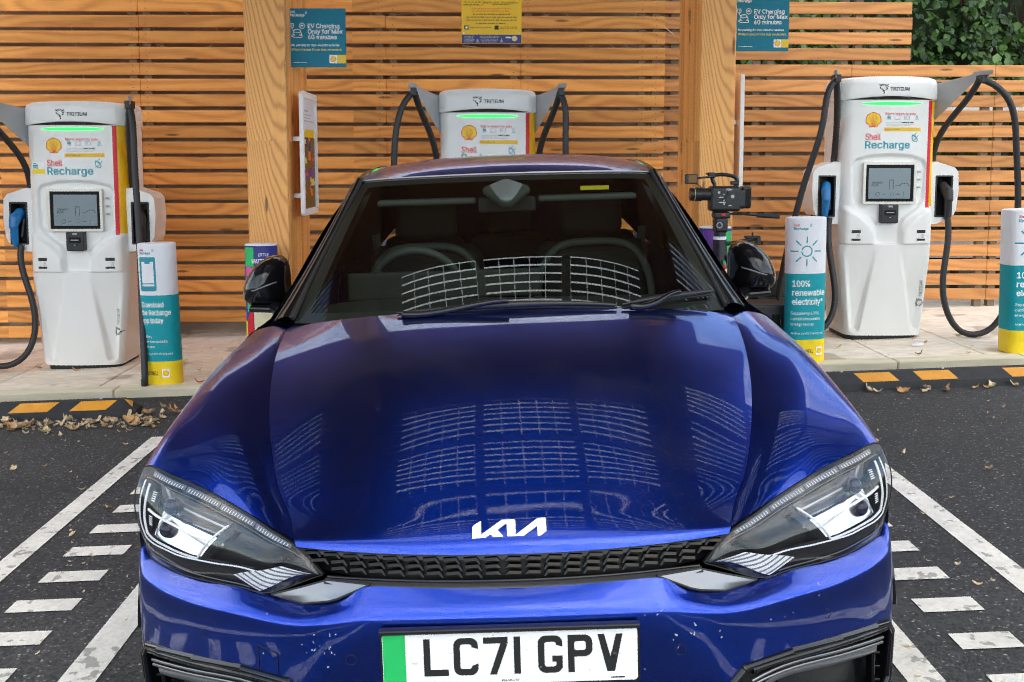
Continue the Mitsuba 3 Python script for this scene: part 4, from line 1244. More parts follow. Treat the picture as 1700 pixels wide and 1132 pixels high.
def leaf_thing(x, y, s, h, label, group, c=None):
    k = key_of('fallen_leaf')
    c = (0, 1, 1, 2, 3, 0, 5, 1)[g.integers(0, 8)] if c is None else c
    if 'leaf' in label and group: label = (('brown ', 'pale tan ', 'dark brown ', 'yellowish ', 'red ', 'orange brown ')[c] + label)
    scene[k] = mikit.ply(move(leaf_mesh(s, g), x, y, h), 'dry_leaf_%d' % c, smooth=False, to_world=GROUND)
    tell(k, label, 'leaf', group)


for i in range(50):
    x = -3.9 + 1.95 * g.random() ** 0.8
    y = 6.44 - abs(g.normal(0, 0.10)) - (0.02 if x < -2.2 else -0.10)
    leaf_thing(x, y, g.uniform(0.022, 0.05), 0.004 + 0.02 * g.random() * (y > 6.36), 'dry curled leaf in the heap along the left wheel stop', 'leaves heaped along the left wheel stop')
for i in range(13):
    leaf_thing(g.uniform(-2.27, -2.02), g.uniform(6.15, 6.75), g.uniform(0.02, 0.04), 0.004, 'dry leaf beyond the end of the left wheel stop', 'leaves at the end of the left wheel stop')
for i in range(14):
    leaf_thing(g.uniform(-3.6, -1.45), g.uniform(3.2, 6.2), g.uniform(0.016, 0.036), 0.005, 'dry leaf lying alone on the tarmac left of the car', 'scattered leaves left of the car')
for i in range(16):
    x = g.uniform(2.15, 3.7)
    leaf_thing(x, 6.43 - abs(g.normal(0, 0.05)), g.uniform(0.02, 0.042), 0.005, 'dry leaf against the foot of the right wheel stop', 'leaves along the right wheel stop')
for i in range(16):
    leaf_thing(g.uniform(1.5, 3.6), g.uniform(3.2, 6.25), g.uniform(0.012, 0.03), 0.005, 'dry leaf lying alone on the tarmac right of the car', 'scattered leaves right of the car')
for i in range(22):
    sd = 1 if i % 2 else -1
    leaf_thing(sd * g.uniform(2.0, 3.9), g.uniform(7.15, 8.9), g.uniform(0.014, 0.032), 0.064, 'dry leaf on the pale paving by the chargers', 'leaves on the paving')
leaf_thing(-2.05, 7.16, 0.035, 0.064, 'bright red leaf on the kerb beside the app bollard', None, 4)
bits = []
for i in range(900):
    x, y = g.uniform(-4, 4), g.uniform(2.6, 6.6)
    if i < 330:
        x, y = -4.0 + 1.95 * g.random(), 6.42 - abs(g.normal(0, 0.13))
    if i > 760:
        y = g.uniform(7.1, 8.9)
    bits.append(move(leaf_mesh(g.uniform(0.004, 0.012) if i > 330 else g.uniform(0.008, 0.022), g), x, y, 0.003 + (0.062 if y > 7.03 else 0)))
k = put('leaf_litter', cat(bits), 'dry_leaf_1', GROUND)
tell(k, 'small crumbs of dry leaf strewn over tarmac and paving', kind='stuff')
t = key_of('crumpled_paper')
scene[t] = mikit.ply(move(hull([((0, 0, 0.012), 0.012), ((0.05, 0.01, 0.014), 0.011), ((0.02, 0.03, 0.018), 0.010), ((-0.03, 0.0, 0.01), 0.008)]), 3.22, 7.55, 0.062), 'bollard_white', to_world=GROUND)
tell(t, 'small crumpled white paper on the paving right of the right charger', 'paper')
# ================================================================ THE CAR
def paint_fn(p, n, uv):
    d = smoothstep(0.74, 0.80, noise(p.x * 420, p.y * 420, p.z * 420)) * 0.9
    return mix(mi.Color3f(0.0005, 0.002, 0.010), mi.Color3f(0.01, 0.015, 0.06), d)


def flake_fn(p, n, uv):
    r = noise(p.x * 700, p.y * 700, p.z * 700)
    return mi.Color3f(0.0, 0.078, 0.84) * (0.72 + 0.5 * r)


def dust_fn(p, n, uv):
    a = smoothstep(0.45, 0.75, fbm(p.x * 5, p.y * 5, p.z * 5, 4))
    f1, f2, r = voronoi(p.x * 170, p.y * 170)
    return dr.clip(n.z, 0.05, 1) * (0.003 + 0.012 * a + 0.08 * (0.3 + a) * smoothstep(0.30, 0.12, f1) * (r > 0.80))


scene['car_paint'] = {'type': 'twosided', 'b': {'type': 'blendbsdf', 'weight': proc(dust_fn),
    'a': {'type': 'blendbsdf', 'weight': 0.48,
          'a': {'type': 'roughplastic', 'alpha': 0.0012, 'diffuse_reflectance': proc(paint_fn), 'int_ior': 1.72, 'nonlinear': True, 'specular_reflectance': proc(lambda p, n, uv: mi.Color3f(1.45))},
          'b': {'type': 'principled', 'base_color': proc(flake_fn), 'metallic': 1.0, 'roughness': 0.27}},
    'b': {'type': 'diffuse', 'reflectance': rgb(0.42, 0.38, 0.32)}}}
mat('car_black_gloss', (0.005, 0.005, 0.006), 0.06, specular=0.5)
mat('car_black_trim', (0.012, 0.012, 0.013), 0.38)
mat('car_satin_silver', (0.29, 0.29, 0.30), 0.30, metallic=0.9)
mat('grille_black', (0.004, 0.004, 0.004), 0.22, specular=0.35)
mat('car_rubber', (0.010, 0.010, 0.010), 0.6)
mat('lamp_chrome', (0.80, 0.81, 0.83), 0.06, metallic=1.0)
mat('lamp_dark', (0.010, 0.010, 0.011), 0.25)
mat('lamp_white', (0.78, 0.80, 0.82), 0.18, specular=0.7)
mat('lamp_grey', (0.13, 0.135, 0.145), 0.25, metallic=0.3)
mat('cabin_dark', (0.028, 0.028, 0.027), 0.7)
mat('cabin_grey', (0.075, 0.085, 0.08), 0.6)
mat('cabin_light', (0.15, 0.165, 0.15), 0.6)
mat('tyre', (0.014, 0.014, 0.015), 0.75)
mat('alloy', (0.32, 0.32, 0.33), 0.3, metallic=0.9)
scene['windscreen_glass'] = {'type': 'thindielectric', 'int_ior': 1.5, 'specular_transmittance': rgb(0.60, 0.68, 0.63)}
scene['lamp_glass'] = {'type': 'thindielectric', 'int_ior': 1.42, 'specular_reflectance': rgb(0.7, 0.7, 0.7), 'specular_transmittance': rgb(0.96, 0.96, 0.97)}
scene['dark_glass'] = {'type': 'twosided', 'b': {'type': 'plastic', 'diffuse_reflectance': rgb(0.004, 0.004, 0.004), 'int_ior': 1.5}}

car = thing('car', 'deep blue electric family car seen head on, registration plate LC71 GPV', 'car')


PLATE_SHIFT = np.array([-0.011, 0, 0.007])


def C(part, m, mt, smooth=40, parent=None):
    if parent is not None and parent.endswith('number_plate') or part == 'number_plate':
        m = move(m, *PLATE_SHIFT)
    return put((parent or car) + '__' + part, m, mt, CAR, smooth=smooth)


def both(part, m, mt, smooth=40):
    a = C(part, m, mt, smooth)
    b = C(part, mirror(m), mt, smooth)
    return a, b


# ---- bonnet
HR = [[(0, 0.028, 0.738), (0.165, 0.032, 0.74), (0.33, 0.05, 0.744), (0.468, 0.083, 0.748)],
      [(0, 0.031, 0.752), (0.165, 0.036, 0.753), (0.332, 0.054, 0.755), (0.472, 0.088, 0.756)],
      [(0, 0.052, 0.773), (0.168, 0.057, 0.772), (0.337, 0.076, 0.77), (0.48, 0.112, 0.765)],
      [(0, 0.1, 0.8), (0.173, 0.105, 0.7979), (0.348, 0.124, 0.7904), (0.493, 0.16, 0.7777)],
      [(0, 0.2, 0.851), (0.1844, 0.205, 0.8482), (0.3719, 0.22, 0.8338), (0.534, 0.25, 0.8063)],
      [(0, 0.35, 0.918), (0.1989, 0.355, 0.9134), (0.4037, 0.37, 0.892), (0.584, 0.39, 0.8532)],
      [(0, 0.52, 0.9815), (0.2111, 0.525, 0.9754), (0.4295, 0.54, 0.9506), (0.63, 0.56, 0.9044)],
      [(0, 0.72, 1.037), (0.2248, 0.725, 1.031), (0.4534, 0.74, 1.007), (0.67, 0.76, 0.9598)],
      [(0, 0.92, 1.077), (0.2373, 0.925, 1.072), (0.4741, 0.945, 1.051), (0.699, 0.97, 1.009)],
      [(0, 1.09, 1.104), (0.2462, 1.1, 1.1), (0.4914, 1.13, 1.085), (0.715, 1.195, 1.049)]]
full = [[(-x, y, z) for x, y, z in r[:0:-1]] + r for r in HR]
HG = net(full, 110, 150, 'c', 'c')
hood = grid_mesh(HG)
if hood.face_normals[:, 2].mean() < 0:
    hood.invert()
under = HG.copy()
C('bonnet', hood, 'car_paint', True)
C('bonnet__underside', grid_mesh(HG + np.array([0, 0.012, -0.016])), 'car_black_trim', True)

# ---- front wings
c0 = [(0.4732, 0.088, 0.7552), (0.5352, 0.25, 0.8055), (0.5852, 0.39, 0.8524), (0.6312, 0.56, 0.9036), (0.6712, 0.76, 0.959), (0.7002, 0.97, 1.008), (0.7162, 1.195, 1.049)]
W0 = [c0,
      [(.590, .20, .779), (.628, .32, .829), (.664, .46, .876), (.698, .60, .914), (.732, .80, .968), (.757, 1.0, 1.012), (.772, 1.24, 1.050)],
      [(.728, .335, .798), (.745, .42, .842), (.764, .52, .881), (.785, .65, .919), (.808, .84, .968), (.817, 1.03, 1.004), (.813, 1.27, 1.040)],
      [(.855, .430, .817), (.858, .49, .845), (.864, .57, .872), (.870, .69, .908), (.878, .87, .952), (.872, 1.05, .985), (.852, 1.30, 1.022)],
      [(.922, .484, .822), (.922, .53, .840), (.924, .60, .860), (.926, .71, .882), (.924, .88, .912), (.912, 1.06, .944), (.886, 1.32, .985)],
      [(.947, .497, .795), (.948, .54, .803), (.950, .61, .815), (.952, .73, .829), (.952, .90, .844), (.942, 1.08, .866), (.916, 1.35, .905)],
      [(.956, .484, .705), (.957, .54, .725), (.959, .62, .748), (.962, .74, .775), (.963, .90, .784), (.955, 1.09, .778), (.930, 1.38, .775)],
      [(.947, .462, .605), (.956, .54, .605), (.962, .62, .650), (.967, .74, .715), (.968, .89, .742), (.962, 1.07, .705), (.940, 1.24, .590)]]
WG = net(W0, 84, 70, 'c', 'c')
_e = HG[:, -1]
_e = _e[_e[:, 1] >= WG[0, 0, 1] - 1e-6]
_l = np.r_[0, np.cumsum(np.linalg.norm(np.diff(_e, axis=0), axis=1))]
_w = np.r_[0, np.cumsum(np.linalg.norm(np.diff(WG[0], axis=0), axis=1))]
_t = np.stack([np.interp(_w / _w[-1], _l / _l[-1], _e[:, k]) for k in range(3)], -1) + np.array([.0012, 0, -.0006])
WG = WG + (_t - WG[0])[None] * (np.clip(1 - np.linspace(0, 1, len(WG)) / .30, 0, 1) ** 2)[:, None, None]
both('front_wing', grid_mesh(WG), 'car_paint', True)

# ---- bumper
B = [[(0, .000, .676), (0, -.018, .664), (0, -.036, .645), (0, -.042, .630), (0, -.045, .58), (0, -.044, .50), (0, -.032, .36), (0, .0, .22)],
     [(.16, .001, .680), (.16, -.016, .665), (.16, -.034, .645), (.16, -.040, .630), (.16, -.043, .58), (.16, -.042, .50), (.165, -.03, .36), (.165, .002, .22)],
     [(.298, .004, .687), (.30, -.011, .668), (.302, -.028, .645), (.303, -.035, .630), (.306, -.038, .58), (.31, -.037, .50), (.32, -.022, .36), (.32, .01, .22)],
     [(.368, .026, .657), (.375, .010, .646), (.384, -.010, .632), (.388, -.019, .618), (.393, -.021, .57), (.40, -.019, .50), (.41, -.005, .36), (.41, .03, .22)],
     [(.452, .060, .633), (.458, .043, .626), (.466, .020, .615), (.468, .012, .603), (.471, .010, .56), (.476, .012, .49), (.49, .025, .36), (.49, .06, .22)],
     [(.602, .150, .629), (.605, .132, .620), (.611, .108, .604), (.613, .100, .591), (.616, .098, .55), (.62, .10, .48), (.63, .11, .36), (.63, .14, .22)],
     [(.738, .254, .610), (.744, .240, .602), (.751, .220, .586), (.754, .212, .573), (.758, .21, .53), (.76, .212, .46), (.765, .22, .35), (.765, .24, .22)],
     [(.858, .368, .598), (.864, .354, .591), (.873, .336, .578), (.877, .330, .565), (.881, .328, .52), (.884, .33, .45), (.886, .335, .34), (.88, .35, .22)],
     [(.915, .430, .598), (.921, .420, .593), (.931, .410, .582), (.935, .406, .569), (.940, .405, .52), (.941, .407, .45), (.941, .41, .34), (.935, .42, .22)],
     [(.944, .470, .618), (.949, .466, .613), (.956, .474, .604), (.959, .480, .590), (.963, .488, .52), (.963, .49, .45), (.961, .492, .34), (.955, .495, .22)]]
Bf = [[(-x, y, z) for x, y, z in r] for r in B[:0:-1]] + B
BG = net(Bf, 320, 120, 'p', 'p')


def bump_y(x, z):
    """depth of the bumper skin at (x, z)"""
    from scipy.spatial import cKDTree
    global _bt
    pts = BG.reshape(-1, 3)
    if '_bt' not in globals():
        _bt = cKDTree(pts[:, [0, 2]])
    d, i = _bt.query(np.stack(np.broadcast_arrays(x, z), -1).reshape(-1, 2), k=4)
    w = 1 / (d + 1e-4)
    return ((pts[i, 1] * w).sum(1) / w.sum(1)).reshape(np.broadcast(np.asarray(x), np.asarray(z)).shape)


bm = grid_mesh(BG)
INT = [(.485, .470), (.60, .468), (.74, .440), (.86, .412), (.905, .398), (.922, .370), (.918, .25), (.90, .215), (.62, .215), (.50, .30), (.455, .440)]
cen = bm.triangles_center
sel = np.ones(len(cen), bool)
ax = np.abs(cen[:, 0])
sel &= ~(sd_poly(INT, ax, cen[:, 2]) > 0)
sel &= ~((ax < 0.44) & (cen[:, 2] < 0.40))
bm.update_faces(sel)
bump_mesh = bm
C('front_bumper', bump_mesh, 'car_paint', True)
# centre lower grille
C('lower_grille', grid_mesh(net([[(-.45, .05, .42), (-.3, .03, .42), (0, .02, .42), (.3, .03, .42), (.45, .05, .42)], [(-.45, .08, .2), (-.3, .06, .2), (0, .05, .2), (.3, .06, .2), (.45, .08, .2)]], 4, 30)), 'car_black_trim')
for z in (.385, .345, .305, .265):
    C('lower_grille__bar', box(-.43, .43, .0, .03, z - .008, z + .008, .004), 'car_black_gloss')
C('lower_lip', grid_mesh(net([[(-.95, .5, .22), (-.88, .35, .215), (-.63, .14, .21), (0, .0, .21), (.63, .14, .21), (.88, .35, .215), (.95, .5, .22)], [(-.94, .52, .17), (-.87, .38, .165), (-.62, .18, .16), (0, .04, .16), (.62, .18, .16), (.87, .38, .165), (.94, .52, .17)]], 4, 60)), 'car_black_trim')


def on_bumper(pts, off, n=60):
    p = curve([(x, 0, z) for x, z in pts], n)
    p[:, 1] = bump_y(p[:, 0], p[:, 2]) - off
    return p


for sgn in (1, -1):
    fl = (lambda m: m) if sgn > 0 else mirror
    fr_pts = INT + [INT[0]]
    s_ = LineString([(x, z) for x, z in INT[:-1]] + [INT[-1]])
    ringp = np.array(Polygon(INT).buffer(0.012).buffer(-0.006).exterior.coords)
    p3 = np.stack([ringp[:, 0], bump_y(ringp[:, 0], ringp[:, 1]) + 0.002, ringp[:, 1]], -1)
    t = C('lower_intake', fl(tube(p3, 0.0115, 10, False)), 'car_black_gloss', 60)
    # deep dark well
    inner = np.array(Polygon(INT).exterior.coords)
    q = [(x, float(bump_y(x, z)), z) for x, z in inner]
    well = np.array([[p for p in q], [(x, y + 0.055, z) for x, y, z in q], [(x * 0.985 + 0.01, y + 0.065, z) for x, y, z in q]])
    C('well', fl(cat([grid_mesh(well), grid_mesh(net([[(.45, .13, .48), (.6, .21, .48), (.75, .31, .46), (.9, .45, .43)], [(.45, .14, .2), (.6, .22, .2), (.75, .32, .2), (.9, .46, .2)]], 10, 14))])), 'car_black_trim', 30, t)
    # twin bright lines and the grey light band under them
    for dz, r, m in ((-.010, .0042, 'car_satin_silver'), (-.024, .0040, 'car_satin_silver')):
        p = on_bumper([(.500, .452 + dz * .8), (.56, .462 + dz), (.66, .450 + dz), (.76, .424 + dz), (.86, .398 + dz), (.893, .386 + dz)], 0.004 + dz * 0.3)
        C('bright_strip', fl(tube(p, r, 8)), m, 60, t)
    top = on_bumper([(.515, .425), (.56, .436), (.66, .424), (.76, .398), (.86, .371), (.890, .362)], 0.000)
    bot = on_bumper([(.530, .408), (.57, .416), (.66, .402), (.76, .375), (.86, .347), (.890, .338)], -0.012)
    C('daylight_band', fl(grid_mesh(net([top[::4], (top[::4] + bot[::4]) / 2 + np.array([0, -0.004, 0]), bot[::4]], 6, 50))), 'lamp_grey', True, t)
    top = on_bumper([(.50, .470), (.60, .464), (.74, .437), (.86, .410), (.90, .398)], 0.004)
    C('gloss_lid', fl(tube(top, 0.008, 8)), 'car_black_gloss', 60, t)
    C('vane', fl(cat([box(.872, .882, .36, .40, .22, .345, .002)])), 'car_black_gloss', 30, t)
    for z in (.245, .28, .315):
        C('vane', fl(box(.872, .900, .375, .40, z, z + .006, .001)), 'car_black_gloss', 30, t)
    C('air_guide', fl(grid_mesh(net([[(.60, .165, .40), (.70, .235, .385), (.80, .32, .36)], [(.58, .17, .30), (.70, .245, .29), (.83, .36, .29)], [(.58, .2, .2), (.70, .27, .2), (.84, .4, .2)]], 12, 14))), 'car_black_trim', True, t)

# ---- slim grille between the lamps
gr = C('grille', grid_mesh(net([[(-.475, .118, .752), (-.33, .085, .742), (0, .062, .737), (.33, .085, .742), (.475, .118, .752)], [(-.42, .12, .68), (-.3, .075, .675), (0, .055, .672), (.3, .075, .675), (.42, .12, .68)]], 6, 60)), 'car_black_trim', True)


def gy(x):
    return 0.030 + 0.235 * x * x + 0.06 * abs(x) ** 3


fin_poly = Polygon([(-.019, .0035), (.010, .0050), (.0185, -.0035), (.019, -.008), (.0155, -.0085), (.008, -.0005), (-.018, -.0015)])
fin = extrude(fin_poly, 0.012)
for r in range(3):
    z0 = (.7255, .7105, .6955)[r]
    n = (21, 21, 19)[r]
    for i in range(n):
        x = (i - (n - 1) / 2) * (0.0432, 0.0415, 0.0415)[r]
        if abs(x) > (.45, .425, .40)[r]: continue
        s = 1 if x >= 0 else -1
        f = fin.copy()
        f.vertices[:, 0] *= -s * (0.95 if abs(x) > 0.06 else 0.9)
        if abs(x) < 0.05: f.vertices[:, 2] = np.clip(f.vertices[:, 2], -0.002, 1)
        f.vertices[:, 1] -= (f.vertices[:, 2] < 0) * 0.004
        C('fin', move(f, x, gy(x) + 0.014, z0 + 0.045 * x * x), 'grille_black', False, gr)
C('grille__lip', tube([(x, gy(x) - 0.004, .6815 + 0.02 * x * x) for x in np.linspace(-.40, .40, 50)], 0.0045, 8), 'car_black_gloss', 60)
cs = []
for x in np.linspace(-.405, .405, 61):
    yy = gy(x) - 0.012 - 0.006
    cs.append([(x, yy + .012, .6785 + .03 * x * x), (x, yy, .6775 + .03 * x * x), (x, yy - .010, .6705 + .03 * x * x + 0.004 * (abs(x) > .3)), (x, yy + .01, .665 + .03 * x * x)])
C('chrome_strip', grid_mesh(np.array(cs)), 'car_satin_silver', 40)
wing = np.array([(.300, .006, .6895), (.398, .050, .6840), (.455, .066, .6640), (.530, .094, .6370), (.505, .085, .6330), (.452, .055, .6315), (.392, .022, .6490), (.372, .016, .6560)])
wm = trimesh.Trimesh(np.vstack([wing, [wing.mean(0) + np.array([0, -0.004, 0])]]), [(8, (i + 1) % 8, i) for i in range(8)], process=False)
both('chrome_corner', wm, 'car_satin_silver', True)
both('corner_edge', tube(np.vstack([wing, wing[:1]]) + np.array([0, 0.002, 0]), 0.0028, 6, False), 'car_rubber')

# ---- maker's letters on the bonnet
K = [(100, 215), (150, 170), (278, 110), (278, 340), (690, 100), (935, 100), (952, 130), (952, 360), (1390, 90), (1540, 85), (1552, 110), (1555, 310), (1400, 410), (1382, 400), (1375, 220), (1060, 410), (800, 415), (785, 400), (780, 155), (595, 262), (740, 412), (560, 425), (460, 340), (290, 435), (115, 440), (100, 420)]
Kp = Polygon([((u - 828) / 11.333 * 1.0, -(v - 262) / 11.333) for u, v in K]).buffer(-0.02).buffer(0)
sc = 2.1 / 1700
Kp = affinity.scale(Kp, sc, sc * 1.18, origin=(0, 0))
em = extrude(Kp, 0.006)
rot = trimesh.transformations.rotation_matrix(math.radians(-38), (1, 0, 0))
em.apply_transform(rot)
em.apply_translation((-0.006, 0.062, .7785))
C('emblem_letters', em, 'lamp_white', False)

# ---- registration plate
pl = C('number_plate', move(extrude(shapely.box(-.26, .494, .26, .605).buffer(-.008).buffer(.008), .004), 0, -.057, 0), 'print_white', False)
labels[pl] = {'label': 'white registration plate reading LC71 GPV with a green left edge'}
C('holder', cat([move(extrude(shapely.box(-.265, .488, .265, .610).buffer(-.004).buffer(.004), .010), 0, -.0465, 0), box(-.265, .265, -.070, -.048, .606, .615, .002)]), 'car_black_trim', 30, pl)
C('green_edge', move(extrude(shapely.box(-.259, .495, -.213, .604).intersection(shapely.box(-.26, .494, .26, .605).buffer(-.008).buffer(.008)), .0006), 0, -.0612, 0), 'print_green', False, pl)
st, hh = .0132, .079
z0 = .514


def glyph(ch):
    w, t_ = .050, st / 2
    x0, x1, b, t = t_, w - t_, t_, hh - t_
    r = .012
    if ch == 'L': return LineString([(x0, hh), (x0, b), (w, b)]).buffer(t_, cap_style='flat', join_style='mitre')
    if ch == '1': return shapely.box(0, 0, st, hh)
    if ch == '7': return Polygon([(0, hh), (w, hh), (w, hh - st), (.026, 0), (.012, 0), (.035, hh - st), (0, hh - st)])
    if ch == 'V': return Polygon([(0, hh), (.0135, hh), (.0258, .030), (.0375, hh), (.051, hh), (.034, 0), (.0185, 0)])
    if ch == 'P':
        body = shapely.box(0, .033, w, hh).buffer(-.016).buffer(.016).union(shapely.box(0, .033, .02, hh))
        hole = shapely.box(st, .033 + st, w - st, hh - st).buffer(-.005).buffer(.005)
        return body.difference(hole).union(shapely.box(0, 0, st, hh))
    body = shapely.box(0, 0, w, hh).buffer(-.016).buffer(.016)
    body = body.difference(shapely.box(st, st, w - st, hh - st).buffer(-.005).buffer(.005))
    if ch == 'C': return body.difference(Polygon([(.030, hh / 2), (.037, .020), (.0372, .0195), (.06, .028), (.06, .052), (.037, .0595)]))
    if ch == 'G':
        g_ = body.difference(Polygon([(.030, .036), (.06, .036), (.06, .052), (.036, .0595), (.036, .036)]))
        return g_.union(shapely.box(.029, .0235, w, .036)).union(shapely.box(w - st, .01, w, .036))


x = -.176
for ch, adv in (('L', .061), ('C', .061), ('7', .061), ('1', .055), ('G', .061), ('P', .061), ('V', .0)):
    if ch == '1': x += .001
    C('letter', move(extrude(glyph(ch), .0007), x, -.0612, z0), 'print_black', False, pl)
    x += adv
    if ch == '1': x -= .006
C('lettering', move(text('KIA UK LTD', .0042, width=.035), -.018, -.0612, .499), 'print_black', False, pl)
C('lettering', move(bars([(.205, .4995, .233, .502)]), 0, -.0612, 0), 'print_black', False, pl)
C('screw_cap', hull([((-.194, -.0612, .5475), .0065)]), 'print_white', True, pl)
C('screw_cap', hull([((.212, -.0612, .551), .0065)]), 'print_black', True, pl)
gg = np.random.default_rng(4)
C('dirt', cat([hull([((gg.uniform(-.2, .25), -.0611, gg.uniform(.5, .6)), gg.uniform(.0006, .0016))]) for i in range(14)]), 'bracket_grey', True, pl)
labels[pl + '__dirt'] = {'kind': 'stuff'}

# ---- parking sensors, towing eye cover, road dirt
for x, z in ((-.34, .548), (.34, .548), (-.70, .525), (.70, .525)):
    m = extrude(ring(0, 0, .0112, .0014), .0012)
    m.vertices[:, 1] += 0
    C('parking_sensor', move(m, x, float(bump_y(x, z)) - .0006, z), 'car_black_trim', False)
tc = strokes([[(-.556, .475), (-.556, .543), (-.508, .536), (-.508, .468)]], .0014)
C('towing_eye_cover', drape(extrude(tc, .0012), bump_y, .0004), 'car_black_trim', False)
sp = []
for i in range(48):
    x, z = gg.uniform(-.75, .75), gg.uniform(.47, .64)
    if i < 26: x, z = gg.choice([-.43, -.40, -.38, .42, .37, .335]) + gg.normal(0, .006), gg.choice([.595, .575, .56]) + gg.normal(0, .005)
    sp.append(hull([((x, float(bump_y(x, z)) - .0002, z), gg.uniform(.0006, .0018)), ((x + gg.normal(0, .002), float(bump_y(x, z)) - .0002, z + gg.normal(0, .003)), .0007)]))
k = C('insect_spatter', cat(sp), 'bracket_grey', True)
labels[k] = {'kind': 'stuff'}

# ---- headlights (right half is built and mirrored)
TOPL = curve([(.412, .070, .690), (.440, .076, .722), (.468, .088, .745), (.530, .140, .763), (.590, .200, .776), (.660, .268, .787), (.728, .335, .795), (.800, .390, .806), (.858, .432, .814), (.918, .480, .820), (.940, .494, .815)], 60)
BOTL = curve([(.412, .070, .688), (.452, .080, .672), (.500, .092, .651), (.540, .106, .637), (.602, .148, .631), (.670, .200, .622), (.738, .252, .613), (.800, .310, .604), (.862, .372, .601), (.915, .430, .604), (.945, .474, .640)], 60)
OUT = np.array([-0.45, 0.0, 0.0])


def lens_pt(u, w, d=0.0):
    """u along the lamp 0..1 (inner to outer), w from top 0 to bottom 1, d metres inwards"""
    u = np.asarray(u, float); w = np.asarray(w, float)
    k = u * 59
    i = np.clip(k.astype(int), 0, 58)
    f = (k - i)[..., None]
    a = TOPL[i] * (1 - f) + TOPL[i + 1] * f
    b = BOTL[i] * (1 - f) + BOTL[i + 1] * f
    p = a * (1 - w[..., None]) + b * w[..., None]
    h = np.linalg.norm(a - b, axis=-1)[..., None]
    nrm = np.stack([0.30 + 0.45 * u, -0.90 + 0.25 * u, 0.25 - 0.05 * u], -1)
    nrm /= np.linalg.norm(nrm, axis=-1, keepdims=True)
    return p + nrm * (4 * (w * (1 - w))[..., None] * (0.010 + 0.08 * h) - np.asarray(d)[..., None])


def lens_grid(u0, u1, w0, w1, d, nu=40, nw=14):
    U, Wd = np.meshgrid(np.linspace(u0, u1, nu), np.linspace(w0, w1, nw), indexing='ij')
    return lens_pt(U, Wd, np.full(U.shape, d))


def lens_quad(pts, d, n=10, d2=None):
    """patch of the lamp between four (u, w) corners at depth d"""
    a, b, c_, e = [np.array(q, float) for q in pts]
    s, t_ = np.meshgrid(np.linspace(0, 1, n), np.linspace(0, 1, n), indexing='ij')
    q = a * ((1 - s) * (1 - t_))[..., None] + b * (s * (1 - t_))[..., None] + c_ * (s * t_)[..., None] + e * ((1 - s) * t_)[..., None]
    dd = d if d2 is None else d + (d2 - d) * t_
    return lens_pt(q[..., 0], q[..., 1], np.broadcast_to(dd, s.shape))


def lens_line(pts, d, r, n=40):
    p = np.array(pts, float)
    s = np.r_[0, np.cumsum(np.linalg.norm(np.diff(p, axis=0), axis=1))]
    q = np.linspace(0, s[-1], n)
    return tube(lens_pt(np.interp(q, s, p[:, 0]), np.interp(q, s, p[:, 1]), np.full(n, d)), r, 6)


